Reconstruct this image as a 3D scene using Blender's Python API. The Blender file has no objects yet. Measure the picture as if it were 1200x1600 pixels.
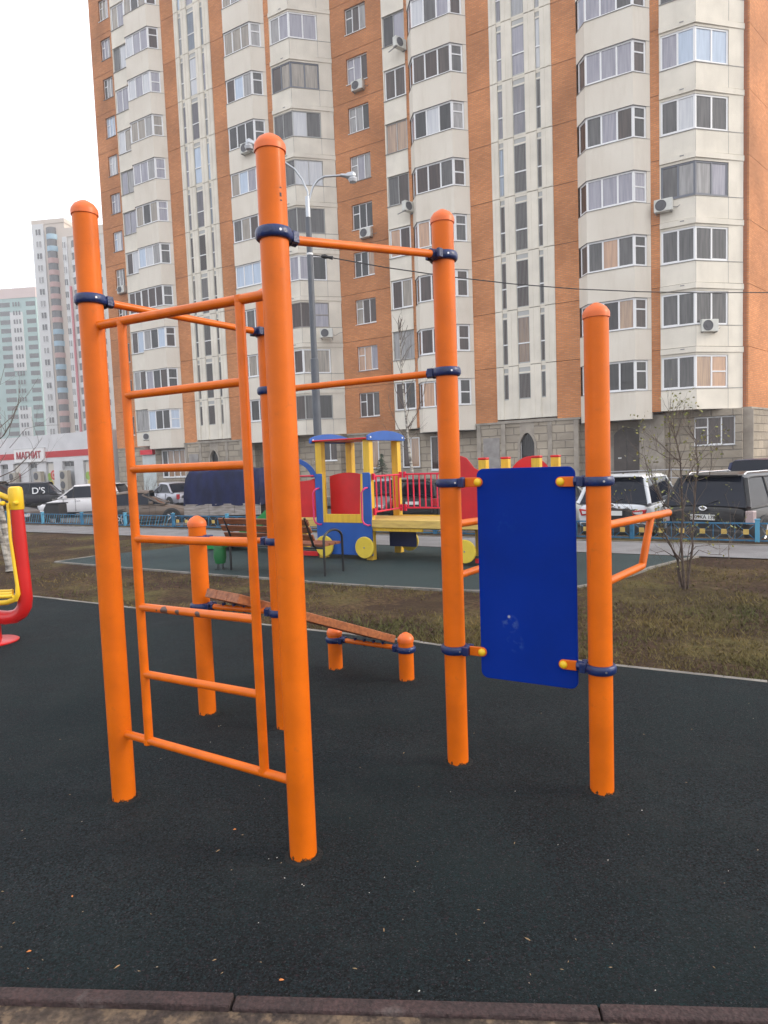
import bpy, bmesh, math, random
from mathutils import Vector, Matrix
random.seed(7)
R = math.radians
sc = bpy.context.scene
# ------------------------------------------------------------ camera
H = 1.55
FPX, PIT, ROL = 1041.57, R(4.263), R(2.114)
cp, sp, cr, sr = math.cos(PIT), math.sin(PIT), math.cos(ROL), math.sin(ROL)
fw = Vector((0, cp, -sp)); rt0 = Vector((1, 0, 0)); up0 = Vector((0, sp, cp))
rt = rt0*cr - up0*sr; up = rt0*sr + up0*cr
cam_d = bpy.data.cameras.new('camera'); cam = bpy.data.objects.new('camera', cam_d)
sc.collection.objects.link(cam)
m = Matrix((rt, up, -fw)).transposed().to_4x4(); m.translation = Vector((0, 0, H)); cam.matrix_world = m
cam_d.sensor_fit = 'VERTICAL'; cam_d.sensor_height = 24; cam_d.sensor_width = 18
cam_d.lens = FPX/1600*24; cam_d.clip_end = 3000; cam_d.clip_start = .05
sc.camera = cam
# ------------------------------------------------------------ sky, sun, exposure
SUN_AZ, SUN_EL = R(97), R(28)        # azimuth clockwise from +Y
w = bpy.data.worlds.new('World'); sc.world = w; w.use_nodes = True
nt = w.node_tree; nt.nodes.clear()
sky = nt.nodes.new('ShaderNodeTexSky'); sky.sky_type = 'NISHITA'; sky.sun_disc = False
sky.sun_elevation = SUN_EL; sky.sun_rotation = SUN_AZ; sky.dust_density = 4; sky.air_density = 1.2
veil = nt.nodes.new('ShaderNodeMixRGB'); veil.inputs[0].default_value = .72
tc = nt.nodes.new('ShaderNodeTexCoord'); nz = nt.nodes.new('ShaderNodeTexNoise'); nz.inputs['Scale'].default_value = 1.6; nz.inputs['Detail'].default_value = 5
rmp = nt.nodes.new('ShaderNodeValToRGB'); rmp.color_ramp.elements[0].color = (11.5, 11.7, 12.3, 1); rmp.color_ramp.elements[1].color = (16, 16, 16.4, 1)
rmp.color_ramp.elements[0].position = .35; rmp.color_ramp.elements[1].position = .7
bg = nt.nodes.new('ShaderNodeBackground'); bg.inputs[1].default_value = .11
wo = nt.nodes.new('ShaderNodeOutputWorld'); L = nt.links.new
L(tc.outputs['Generated'], nz.inputs['Vector']); L(nz.outputs['Fac'], rmp.inputs[0])
L(sky.outputs[0], veil.inputs[1]); L(rmp.outputs[0], veil.inputs[2]); L(veil.outputs[0], bg.inputs[0]); L(bg.outputs[0], wo.inputs[0])
sd = bpy.data.lights.new('sun', 'SUN'); sd.energy = 1.3; sd.angle = R(12); sd.color = (1, .9, .76)
so = bpy.data.objects.new('sun', sd); sc.collection.objects.link(so)
sdir = Vector((math.sin(SUN_AZ)*math.cos(SUN_EL), math.cos(SUN_AZ)*math.cos(SUN_EL), math.sin(SUN_EL)))
so.rotation_euler = sdir.to_track_quat('Z', 'Y').to_euler()
sc.view_settings.view_transform = 'Standard'; sc.view_settings.look = 'None'
sc.view_settings.exposure = .65; sc.view_settings.gamma = 1
# ------------------------------------------------------------ picking real positions
ANG = R(30.789); DIST = 38.625
RR = Vector((math.cos(ANG), -math.sin(ANG), 0)); NN = Vector((math.sin(ANG), math.cos(ANG), 0)); V0 = DIST*math.cos(ANG)
def ray(px, py):
    X, Y = px-600, py-800
    return (fw + rt*(X/FPX) - up*(Y/FPX))
O0 = Vector((0, 0, H))
def G(px, py, z=0.0):
    r = ray(px, py); return O0 + r*((z-H)/r.z)
def at(px, py, Y):
    r = ray(px, py); return O0 + r*(Y/r.y)
def UV(u, v, z=0.0):          # u along the street to the right, v away from the camera
    p = RR*u + NN*v; return Vector((p.x, p.y, z))
# ------------------------------------------------------------ materials
MATS = {}
def mat(name, col, rough=.6, metal=0, spec=.5, var=.0, vscale=6, bump=0, bscale=60, col2=None, coat=0, detail=6, coord='Object', stretch=None, emis=None, ior=None, speck=None):
    if name in MATS: return MATS[name]
    M = bpy.data.materials.new(name); M.use_nodes = True; n = M.node_tree; b = n.nodes['Principled BSDF']
    b.inputs['Base Color'].default_value = (*col, 1); b.inputs['Roughness'].default_value = rough
    b.inputs['Metallic'].default_value = metal; b.inputs['Specular IOR Level'].default_value = spec
    if ior: b.inputs['IOR'].default_value = ior
    if coat: b.inputs['Coat Weight'].default_value = coat; b.inputs['Coat Roughness'].default_value = .08
    t = n.nodes.new('ShaderNodeTexCoord'); src = t.outputs[coord]
    if stretch:
        mp = n.nodes.new('ShaderNodeMapping'); mp.inputs['Scale'].default_value = stretch; n.links.new(src, mp.inputs[0]); src = mp.outputs[0]
    cs = None
    if var or col2:
        z = n.nodes.new('ShaderNodeTexNoise'); z.inputs['Scale'].default_value = vscale; z.inputs['Detail'].default_value = detail; n.links.new(src, z.inputs['Vector'])
        rp = n.nodes.new('ShaderNodeValToRGB'); rp.color_ramp.elements[0].position = .35; rp.color_ramp.elements[1].position = .65
        c2 = col2 or tuple(c*(1-var) for c in col); c1 = col if col2 else tuple(min(1, c*(1+var*.5)) for c in col)
        rp.color_ramp.elements[0].color = (*c2, 1); rp.color_ramp.elements[1].color = (*c1, 1)
        n.links.new(z.outputs['Fac'], rp.inputs[0]); cs = rp.outputs[0]
    if speck:
        z = n.nodes.new('ShaderNodeTexNoise'); z.inputs['Scale'].default_value = speck[0]; z.inputs['Detail'].default_value = 3; n.links.new(src, z.inputs['Vector'])
        rp = n.nodes.new('ShaderNodeMapRange'); rp.inputs[1].default_value = .35; rp.inputs[2].default_value = .68; rp.inputs[3].default_value = 1-speck[1]; rp.inputs[4].default_value = 1+speck[1]
        n.links.new(z.outputs['Fac'], rp.inputs[0])
        mx = n.nodes.new('ShaderNodeVectorMath'); mx.operation = 'SCALE'
        if cs: n.links.new(cs, mx.inputs[0])
        else: mx.inputs[0].default_value = col
        n.links.new(rp.outputs[0], mx.inputs['Scale']); cs = mx.outputs[0]
    if cs: n.links.new(cs, b.inputs['Base Color'])
    if bump:
        z = n.nodes.new('ShaderNodeTexNoise'); z.inputs['Scale'].default_value = bscale; z.inputs['Detail'].default_value = 4; n.links.new(src, z.inputs['Vector'])
        bp = n.nodes.new('ShaderNodeBump'); bp.inputs['Strength'].default_value = bump; bp.inputs['Distance'].default_value = .02
        n.links.new(z.outputs['Fac'], bp.inputs['Height']); n.links.new(bp.outputs[0], b.inputs['Normal'])
    if emis: b.inputs['Emission Color'].default_value = (*col, 1); b.inputs['Emission Strength'].default_value = emis
    MATS[name] = M; return M
def brickmat(name, c1, c2, mortar, bw, bh, ms, bump=.3, mortar_smooth=.1, rough=.85, noise=.15):
    M = bpy.data.materials.new(name); M.use_nodes = True; n = M.node_tree; b = n.nodes['Principled BSDF']; b.inputs['Roughness'].default_value = rough
    b.inputs['Specular IOR Level'].default_value = .25
    g = n.nodes.new('ShaderNodeNewGeometry'); t = n.nodes.new('ShaderNodeTexCoord')
    # object coords: x along the facade, z up; end walls use y
    s = n.nodes.new('ShaderNodeSeparateXYZ'); n.links.new(t.outputs['Object'], s.inputs[0])
    ad = n.nodes.new('ShaderNodeMath'); ad.operation = 'ADD'; n.links.new(s.outputs[0], ad.inputs[0]); n.links.new(s.outputs[1], ad.inputs[1])
    cb = n.nodes.new('ShaderNodeCombineXYZ'); n.links.new(ad.outputs[0], cb.inputs[0]); n.links.new(s.outputs[2], cb.inputs[1])
    br = n.nodes.new('ShaderNodeTexBrick'); n.links.new(cb.outputs[0], br.inputs['Vector'])
    br.inputs['Scale'].default_value = 1; br.inputs['Brick Width'].default_value = bw; br.inputs['Row Height'].default_value = bh
    br.inputs['Mortar Size'].default_value = ms; br.inputs['Mortar Smooth'].default_value = mortar_smooth
    br.inputs['Color1'].default_value = (*c1, 1); br.inputs['Color2'].default_value = (*c2, 1); br.inputs['Mortar'].default_value = (*mortar, 1)
    z = n.nodes.new('ShaderNodeTexNoise'); z.inputs['Scale'].default_value = .35; z.inputs['Detail'].default_value = 8; n.links.new(t.outputs['Object'], z.inputs['Vector'])
    mr = n.nodes.new('ShaderNodeMapRange'); mr.inputs[1].default_value = .3; mr.inputs[2].default_value = .7; mr.inputs[3].default_value = 1-noise; mr.inputs[4].default_value = 1+noise; n.links.new(z.outputs['Fac'], mr.inputs[0])
    mx = n.nodes.new('ShaderNodeVectorMath'); mx.operation = 'SCALE'; n.links.new(br.outputs['Color'], mx.inputs[0]); n.links.new(mr.outputs[0], mx.inputs['Scale'])
    n.links.new(mx.outputs[0], b.inputs['Base Color'])
    z2 = n.nodes.new('ShaderNodeTexNoise'); z2.inputs['Scale'].default_value = 9; z2.inputs['Detail'].default_value = 5; n.links.new(t.outputs['Object'], z2.inputs['Vector'])
    m2 = n.nodes.new('ShaderNodeMath'); m2.operation = 'MULTIPLY_ADD'; n.links.new(br.outputs['Fac'], m2.inputs[0]); m2.inputs[1].default_value = -1; n.links.new(z2.outputs['Fac'], m2.inputs[2])
    bp = n.nodes.new('ShaderNodeBump'); bp.inputs['Strength'].default_value = bump; bp.inputs['Distance'].default_value = .03
    n.links.new(m2.outputs[0], bp.inputs['Height']); n.links.new(bp.outputs[0], b.inputs['Normal']); MATS[name] = M; return M
ORANGE = (.67, .134, .003)
def postmat():
    M = mat('orange_paint', ORANGE, .42, var=.14, vscale=5, coat=.06, spec=.22, bump=.06, bscale=220)
    n = M.node_tree; b = n.nodes['Principled BSDF']; src = b.inputs['Base Color'].links[0].from_socket
    t = n.nodes.new('ShaderNodeTexCoord'); s = n.nodes.new('ShaderNodeSeparateXYZ'); n.links.new(t.outputs['Object'], s.inputs[0])
    z = n.nodes.new('ShaderNodeTexNoise'); z.inputs['Scale'].default_value = 45; z.inputs['Detail'].default_value = 5; n.links.new(t.outputs['Object'], z.inputs['Vector'])
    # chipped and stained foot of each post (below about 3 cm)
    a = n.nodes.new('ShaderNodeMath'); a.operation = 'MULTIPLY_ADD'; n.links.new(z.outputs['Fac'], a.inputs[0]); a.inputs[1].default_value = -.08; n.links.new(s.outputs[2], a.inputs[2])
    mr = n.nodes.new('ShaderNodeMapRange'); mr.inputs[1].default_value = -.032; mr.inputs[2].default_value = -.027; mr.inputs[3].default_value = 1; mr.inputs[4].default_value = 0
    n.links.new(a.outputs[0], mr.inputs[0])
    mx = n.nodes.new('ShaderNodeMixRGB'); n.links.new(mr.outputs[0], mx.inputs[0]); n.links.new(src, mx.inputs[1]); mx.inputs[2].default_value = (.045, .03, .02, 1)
    # fine vertical scratches
    mp = n.nodes.new('ShaderNodeMapping'); mp.inputs['Scale'].default_value = (60, 60, 4); n.links.new(t.outputs['Object'], mp.inputs[0])
    zs = n.nodes.new('ShaderNodeTexNoise'); zs.inputs['Scale'].default_value = 1; zs.inputs['Detail'].default_value = 3; n.links.new(mp.outputs[0], zs.inputs['Vector'])
    ms = n.nodes.new('ShaderNodeMapRange'); ms.inputs[1].default_value = .72; ms.inputs[2].default_value = .76; ms.inputs[3].default_value = 0; ms.inputs[4].default_value = .6; n.links.new(zs.outputs['Fac'], ms.inputs[0])
    mxs = n.nodes.new('ShaderNodeMixRGB'); n.links.new(ms.outputs[0], mxs.inputs[0]); n.links.new(mx.outputs[0], mxs.inputs[1]); mxs.inputs[2].default_value = (.2, .06, .015, 1); mx = mxs
    # faint smudges and scuffs
    z2 = n.nodes.new('ShaderNodeTexNoise'); z2.inputs['Scale'].default_value = 14; z2.inputs['Detail'].default_value = 9; z2.inputs['Roughness'].default_value = .7; n.links.new(t.outputs['Object'], z2.inputs['Vector'])
    m3 = n.nodes.new('ShaderNodeMapRange'); m3.inputs[1].default_value = .6; m3.inputs[2].default_value = .74; m3.inputs[3].default_value = 0; m3.inputs[4].default_value = .55; n.links.new(z2.outputs['Fac'], m3.inputs[0])
    m4 = n.nodes.new('ShaderNodeMixRGB'); n.links.new(m3.outputs[0], m4.inputs[0]); n.links.new(mx.outputs[0], m4.inputs[1]); m4.inputs[2].default_value = (.35, .1, .02, 1)
    n.links.new(m4.outputs[0], b.inputs['Base Color']); return M
M_OR = postmat()
M_TUBE = mat('orange_tube_paint', ORANGE, .36, var=.14, vscale=9, coat=.1, spec=.3, bump=.05, bscale=200)
def chipmat():
    M = mat('orange_paint_chipped', ORANGE, .38, var=.1, vscale=5, coat=.25)
    n = M.node_tree; b = n.nodes['Principled BSDF']; src = b.inputs['Base Color'].links[0].from_socket
    t = n.nodes.new('ShaderNodeTexCoord'); z = n.nodes.new('ShaderNodeTexNoise'); z.inputs['Scale'].default_value = 60; n.links.new(t.outputs['Object'], z.inputs['Vector'])
    prev = src
    for c, rr in ((-.17, .022), (-.09, .012), (.03, .014), (.0, .003), (-.215, .006)):
        d = n.nodes.new('ShaderNodeVectorMath'); d.operation = 'DISTANCE'; n.links.new(t.outputs['Object'], d.inputs[0]); d.inputs[1].default_value = (c, -.019, -.004)
        a = n.nodes.new('ShaderNodeMath'); a.operation = 'MULTIPLY_ADD'; n.links.new(z.outputs['Fac'], a.inputs[0]); a.inputs[1].default_value = -.02; n.links.new(d.outputs['Value'], a.inputs[2])
        q = n.nodes.new('ShaderNodeMath'); q.operation = 'LESS_THAN'; n.links.new(a.outputs[0], q.inputs[0]); q.inputs[1].default_value = rr-.01
        mx = n.nodes.new('ShaderNodeMixRGB'); n.links.new(q.outputs[0], mx.inputs[0]); n.links.new(prev, mx.inputs[1]); mx.inputs[2].default_value = (.1, .055, .045, 1); prev = mx.outputs[0]
    n.links.new(prev, b.inputs['Base Color']); return M
M_CHIP = chipmat()
M_NAVY = mat('navy_plastic', (.006, .022, .105), .32, var=.3, vscale=20, bump=.15, bscale=90)
M_BOLT = mat('steel_bolt', (.55, .55, .58), .3, metal=1)
M_YEL = mat('yellow_plastic', (.8, .52, .015), .35)
def panelmat():
    M = mat('blue_board', (.0005, .024, .255), .62, var=.12, vscale=3, spec=.06, bump=.05, bscale=300)
    n = M.node_tree; b = n.nodes['Principled BSDF']; prev = b.inputs['Base Color'].links[0].from_socket
    t = n.nodes.new('ShaderNodeTexCoord'); z = n.nodes.new('ShaderNodeTexNoise'); z.inputs['Scale'].default_value = 28; z.inputs['Detail'].default_value = 8; n.links.new(t.outputs['Object'], z.inputs['Vector'])
    for (cx, cz, rr, st, col) in ((-.085, -.235, .05, .5, (.12, .2, .35)), (-.06, -.33, .05, .4, (.1, .22, .38)), (-.088, -.2, .009, .9, (.4, .4, .38)), (-.1, .25, .07, .16, (.03, .12, .35))):
        d = n.nodes.new('ShaderNodeVectorMath'); d.operation = 'DISTANCE'; n.links.new(t.outputs['Object'], d.inputs[0]); d.inputs[1].default_value = (cx, 0, cz)
        f = n.nodes.new('ShaderNodeMapRange'); f.inputs[1].default_value = rr*.4; f.inputs[2].default_value = rr; f.inputs[3].default_value = st; f.inputs[4].default_value = 0; n.links.new(d.outputs['Value'], f.inputs[0])
        g = n.nodes.new('ShaderNodeMapRange'); g.inputs[1].default_value = .5; g.inputs[2].default_value = .66; n.links.new(z.outputs['Fac'], g.inputs[0])
        q = n.nodes.new('ShaderNodeMath'); q.operation = 'MULTIPLY'; n.links.new(f.outputs[0], q.inputs[0])
        if rr > .01: n.links.new(g.outputs[0], q.inputs[1])
        else: q.inputs[1].default_value = 1
        mx = n.nodes.new('ShaderNodeMixRGB'); n.links.new(q.outputs[0], mx.inputs[0]); n.links.new(prev, mx.inputs[1]); mx.inputs[2].default_value = (*col, 1); prev = mx.outputs[0]
    n.links.new(prev, b.inputs['Base Color']); return M
M_PANEL = panelmat()
M_WOOD = mat('varnished_wood', (.38, .13, .045), .5, col2=(.22, .07, .025), vscale=4, stretch=(2, 14, 14), detail=8)
M_BLACK = mat('black_paint', (.015, .015, .017), .35)
M_DARK = mat('dark_void', (.02, .02, .02), .9)
# ------------------------------------------------------------ mesh helpers
class MB:
    def __init__(s): s.v = []; s.f = []; s.m = []; s.mats = []
    def mi(s, M):
        if M not in s.mats: s.mats.append(M)
        return s.mats.index(M)
    def add(s, vs, fs, M):
        b = len(s.v); k = s.mi(M); s.v += [tuple(v) for v in vs]
        for f in fs: s.f.append(tuple(i+b for i in f)); s.m.append(k)
    def box(s, x0, x1, y0, y1, z0, z1, M):
        s.add([(x0,y0,z0),(x1,y0,z0),(x1,y1,z0),(x0,y1,z0),(x0,y0,z1),(x1,y0,z1),(x1,y1,z1),(x0,y1,z1)],
              [(0,3,2,1),(4,5,6,7),(0,1,5,4),(1,2,6,5),(2,3,7,6),(3,0,4,7)], M)
    def obox(s, o, ux, un, a0, a1, b0, b1, z0, z1, M):     # oriented: ux along, un outward (2D)
        P = lambda a, b, z: (o[0]+ux[0]*a+un[0]*b, o[1]+ux[1]*a+un[1]*b, z)
        s.add([P(a0,b0,z0),P(a1,b0,z0),P(a1,b1,z0),P(a0,b1,z0),P(a0,b0,z1),P(a1,b0,z1),P(a1,b1,z1),P(a0,b1,z1)],
              [(0,3,2,1),(4,5,6,7),(0,1,5,4),(1,2,6,5),(2,3,7,6),(3,0,4,7)], M)
    def prism(s, poly, z0, z1, M):
        n = len(poly); s.add([(x,y,z0) for x,y in poly]+[(x,y,z1) for x,y in poly],
              [tuple(range(n-1,-1,-1)), tuple(range(n,2*n))]+[(i,(i+1)%n,(i+1)%n+n,i+n) for i in range(n)], M)
    def slab(s, poly, thick, M, fn):    # poly in 2D (a,b), fn(a,b,t)->point
        n = len(poly); s.add([fn(a,b,0) for a,b in poly]+[fn(a,b,thick) for a,b in poly],
              [tuple(range(n-1,-1,-1)), tuple(range(n,2*n))]+[(i,(i+1)%n,(i+1)%n+n,i+n) for i in range(n)], M)
    def tube(s, pts, r, M, n=12, caps=True):
        pts = [Vector(p) for p in pts]; rs = r if isinstance(r, (list, tuple)) else [r]*len(pts)
        b = len(s.v); k = s.mi(M); prev = None
        for i, p in enumerate(pts):
            d = (pts[min(i+1,len(pts)-1)]-pts[max(i-1,0)]).normalized()
            if prev is None:
                a = Vector((0,0,1)) if abs(d.z) < .9 else Vector((1,0,0)); x = d.cross(a).normalized()
            else: x = (prev - d*prev.dot(d)).normalized()
            y = d.cross(x); prev = x
            for j in range(n):
                t = 2*math.pi*j/n; q = p + (x*math.cos(t)+y*math.sin(t))*rs[i]; s.v.append(tuple(q))
        for i in range(len(pts)-1):
            for j in range(n):
                s.f.append((b+i*n+j, b+i*n+(j+1)%n, b+(i+1)*n+(j+1)%n, b+(i+1)*n+j)); s.m.append(k)
        if caps:
            s.f.append(tuple(b+j for j in range(n-1,-1,-1))); s.m.append(k)
            e = b+(len(pts)-1)*n; s.f.append(tuple(e+j for j in range(n))); s.m.append(k)
    def lathe(s, prof, M, n=32, o=(0,0,0), axis='Z'):
        b = len(s.v); k = s.mi(M)
        for r, z in prof:
            for j in range(n):
                t = 2*math.pi*j/n; c, q = r*math.cos(t), r*math.sin(t)
                s.v.append((o[0]+c, o[1]+q, o[2]+z) if axis == 'Z' else (o[0]+c, o[1]+z, o[2]+q))
        for i in range(len(prof)-1):
            for j in range(n):
                s.f.append((b+i*n+j, b+i*n+(j+1)%n, b+(i+1)*n+(j+1)%n, b+(i+1)*n+j)); s.m.append(k)
        if prof[0][0] > 1e-5: s.f.append(tuple(b+j for j in range(n-1,-1,-1))); s.m.append(k)
        e = b+(len(prof)-1)*n
        if prof[-1][0] > 1e-5: s.f.append(tuple(e+j for j in range(n))); s.m.append(k)
    def build(s, name, parent=None, loc=(0,0,0), rz=0, smooth=False, bevel=0, fixn=True, sharp=40):
        me = bpy.data.meshes.new(name); me.from_pydata(s.v, [], s.f)
        for M in s.mats: me.materials.append(M)
        me.polygons.foreach_set('material_index', s.m)
        if fixn:
            bm = bmesh.new(); bm.from_mesh(me); bmesh.ops.recalc_face_normals(bm, faces=bm.faces); bm.to_mesh(me); bm.free()
        me.update()
        if smooth:
            me.polygons.foreach_set('use_smooth', [True]*len(me.polygons)); me.set_sharp_from_angle(angle=R(sharp))
        o = bpy.data.objects.new(name, me); sc.collection.objects.link(o)
        if parent is not None: o.parent = parent
        o.location = loc; o.rotation_euler = (0, 0, rz)
        if bevel:
            b = o.modifiers.new('bevel', 'BEVEL'); b.width = bevel; b.segments = 2; b.limit_method = 'ANGLE'
        return o
def thing(name, label, cat, loc=(0,0,0), rz=0, group=None):
    o = bpy.data.objects.new(name, None); sc.collection.objects.link(o); o.empty_display_size = .2
    o.location = loc; o.rotation_euler = (0,0,rz); tag(o, label, cat, group); return o
def tag(o, label=None, cat=None, group=None, kind=None):
    if label: o['label'] = label
    if cat: o['category'] = cat
    if group: o['group'] = group
    if kind: o['kind'] = kind
    return o
def copy_tree(o, parent=None):
    c = o.copy(); sc.collection.objects.link(c)
    if parent is not None: c.parent = parent
    for ch in list(o.children): copy_tree(ch, c)
    return c
def text_mesh(name, body, size, M, parent=None, loc=(0,0,0), rot=(0,0,0), ext=.004, shear=0):
    cu = bpy.data.curves.new(name, 'FONT'); cu.body = body; cu.size = size; cu.extrude = ext; cu.align_x = 'CENTER'; cu.align_y = 'CENTER'; cu.shear = shear
    cu.offset = size*.012
    t = bpy.data.objects.new(name, cu); sc.collection.objects.link(t); bpy.context.view_layer.update()
    me = bpy.data.meshes.new_from_object(t.evaluated_get(bpy.context.evaluated_depsgraph_get())); bpy.data.objects.remove(t); me.materials.clear(); me.materials.append(M)
    o = bpy.data.objects.new(name, me); sc.collection.objects.link(o); o.location = loc; o.rotation_euler = rot
    if parent is not None: o.parent = parent
    return o
# ============================================================ SETTING: ground
def sheet(name, pts, z, M, th=0):
    mb = MB(); n = len(pts)
    mb.add([(p[0], p[1], z) for p in pts], [tuple(range(n))], M)
    o = mb.build(name, fixn=False); me = o.data
    if me.polygons[0].normal.z < 0: me.flip_normals()
    return tag(o, kind='structure')
M_RUB = mat('rubber_crumb', (.0125, .0195, .0235), .85, col2=(.0065, .0105, .0135), vscale=1.1, spec=.2, bump=1, bscale=240, speck=(130, 1.0), detail=8)
M_RUB2 = mat('rubber_crumb_grazing_sheen', (.03, .05, .052), .8, col2=(.023, .038, .040), vscale=.8, spec=.3, bump=.6, bscale=120, speck=(200, .5))  # far rubber: paler grazing sheen put into the base colour
M_SOIL = mat('soil_and_dry_grass', (.085, .055, .03), .95, col2=(.048, .028, .020), vscale=.9, spec=.1, bump=1, bscale=26, speck=(22, .45), detail=10)
M_ASPH = mat('asphalt_path', (.2, .195, .2), .9, var=.15, vscale=2, spec=.3, bump=.3, bscale=90, speck=(120, .2))
M_ROAD = mat('road_asphalt', (.10, .10, .105), .85, var=.25, vscale=.5, spec=.35, bump=.3, bscale=60)
M_KERB = mat('pale_concrete', (.2, .185, .165), .9, var=.35, vscale=5, bump=.4, bscale=50)
M_MAROON = mat('maroon_concrete', (.052, .028, .027), .85, col2=(.03, .018, .018), vscale=6, bump=.7, bscale=70, speck=(90, .35))
M_DIRT = mat('dusty_paving', (.085, .06, .042), .95, col2=(.03, .02, .018), vscale=7, bump=.9, bscale=40, speck=(60, .4))
ROADZ = -.70
def overlay(M, sc_, lo, hi, col, amt, detail=8, stretch=None):
    n = M.node_tree; b = n.nodes['Principled BSDF']; src = b.inputs['Base Color'].links[0].from_socket
    t = n.nodes.new('ShaderNodeTexCoord'); s = t.outputs['Object']
    if stretch: mp = n.nodes.new('ShaderNodeMapping'); mp.inputs['Scale'].default_value = stretch; n.links.new(s, mp.inputs[0]); s = mp.outputs[0]
    z = n.nodes.new('ShaderNodeTexNoise'); z.inputs['Scale'].default_value = sc_; z.inputs['Detail'].default_value = detail; z.inputs['Roughness'].default_value = .65; n.links.new(s, z.inputs['Vector'])
    r = n.nodes.new('ShaderNodeMapRange'); r.inputs[1].default_value = lo; r.inputs[2].default_value = hi; r.inputs[3].default_value = 0; r.inputs[4].default_value = amt; n.links.new(z.outputs['Fac'], r.inputs[0])
    m = n.nodes.new('ShaderNodeMixRGB'); n.links.new(r.outputs[0], m.inputs[0]); n.links.new(src, m.inputs[1]); m.inputs[2].default_value = (*col, 1); n.links.new(m.outputs[0], b.inputs['Base Color'])
overlay(M_RUB, 2.3, .5, .72, (.034, .038, .038), .4); overlay(M_RUB, 6, .6, .75, (.06, .06, .055), .3); overlay(M_RUB, .6, .45, .6, (.009, .021, .023), .6)
overlay(M_RUB, 150, .62, .7, (.11, .11, .12), .6, 2); overlay(M_RUB, 110, .6, .7, (.012, .055, .06), .6, 2); overlay(M_RUB, 90, .6, .7, (.05, .022, .03), .55, 2)
overlay(M_SOIL, .45, .5, .6, (.10, .098, .032), .5); overlay(M_SOIL, 3.1, .56, .64, (.15, .105, .06), .4); overlay(M_SOIL, 1.1, .46, .56, (.038, .024, .017), .75); overlay(M_SOIL, 9, .56, .64, (.03, .02, .015), .6)
overlay(M_ASPH, 1.2, .5, .62, (.12, .11, .11), .4)
# one terrain sheet following the fall of the land across the street
mb = MB()
prof = [(-400, 0), (-3, 0), (13.25, 0), (14.3, ROADZ), (27.5, ROADZ), (27.56, ROADZ+.14), (31, ROADZ+.2), (200, ROADZ+.2), (900, ROADZ+.2)]
us = [-900, -200, -60, -20, 0, 20, 60, 200, 900]
vs = [UV(u, v, z-.012) for v, z in prof for u in us]; nu = len(us)
fs = [(i*nu+j, i*nu+j+1, (i+1)*nu+j+1, (i+1)*nu+j) for i in range(len(prof)-1) for j in range(nu-1)]
mb.add(vs, fs, M_SOIL); tag(mb.build('ground', fixn=False), kind='structure')
sheet('road', [UV(-120, 14.32), UV(90, 14.32), UV(90, 27.45), UV(-120, 27.45)], ROADZ+.002, M_ROAD)
sheet('path', [UV(-90, 10.62), UV(70, 10.75), UV(70, 12.15), UV(-90, 12.05)], .004, M_ASPH)
# near rubber surface: front edge at the maroon kerb, back edge as seen
k0, k1 = G(0, 1552), G(1200, 1584)
kd = (k1-k0).normalized(); kn = Vector((-kd.y, kd.x, 0))
back = [G(-160, 912), G(0, 927), G(95, 937), G(157, 944), G(400, 975), G(655, 1004), G(690, 1009), G(960, 1040), G(1200, 1066), G(1500, 1098)]
back.append(Vector((back[-1].x+2.5, back[-1].y-1.0, 0)))
near = [k0-kd*6, k1+kd*8] + back[::-1]
near[0] = k0-kd*6
o = sheet('rubber_surface', near, .004, M_RUB)
far = [G(86,878), G(200,888), G(333,898), G(480,909), G(600,917), G(690,922), G(800,925), G(880,921), G(940,910), G(985,899), G(1020,886), G(1054,877), G(1090,869.5)]
far += [UV(-1.2, 10.62), UV(-5, 10.62), UV(-9.4, 10.61), G(300, 852.5), G(150, 869)]
sheet('rubber_surface', far, .006, M_RUB2)
def kerbline(pts, name, M=M_KERB, wd=.05, h=.012):
    mb = MB()
    for i in range(len(pts)-1):
        a, b = pts[i], pts[i+1]; d = (b-a); l = d.length; d.normalize(); n = (-d.y, d.x)
        k = max(1, round(l/1.0)); s = l/k
        for j in range(k): mb.obox(a, (d.x, d.y), n, j*s+.004, (j+1)*s-.004, -wd/2, wd/2, -.1, h+random.uniform(-.004, .004), M)
    return tag(mb.build(name), kind='structure')
kerbline(back, 'kerb', wd=.045, h=.010)
kerbline(far[:13], 'kerb', wd=.05, h=.012)
kerbline([G(150,869), G(86,878)], 'kerb', wd=.05, h=.012)
kerbline([UV(-60, 12.1), UV(0, 12.13), UV(40, 12.15)], 'kerb', wd=.05, h=.02)
kerbline([UV(-60, 27.5), UV(-30, 27.5), UV(60, 27.5)], 'kerb', wd=.15, h=ROADZ+.15)
# maroon kerb stones in the foreground, joints where the photo shows them
j1, j2 = G(368, 1562), G(934, 1574); sp_ = (j2-j1).length; t1 = (j1-k0).dot(kd)
for i in range(-4, 9):
    mb = MB(); a = t1+i*sp_
    M = M_MAROON
    mb.obox(k0, (kd.x, kd.y), (-kn.x, -kn.y), a+.003, a+sp_-.003, .0, .048, -.15, .016+.004*((i*7) % 3), M)
    o = mb.build('kerb_stone', bevel=.006); tag(o, kind='structure')
mb = MB(); mb.obox(k0, (kd.x, kd.y), (-kn.x, -kn.y), -5, 12, .044, 3, -.2, .003, M_DIRT)
tag(mb.build('pavement'), kind='structure')
overlay(M_DIRT, 14, .52, .6, (.16, .11, .07), .8); overlay(M_MAROON, 9, .58, .68, (.15, .13, .12), .35)
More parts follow.
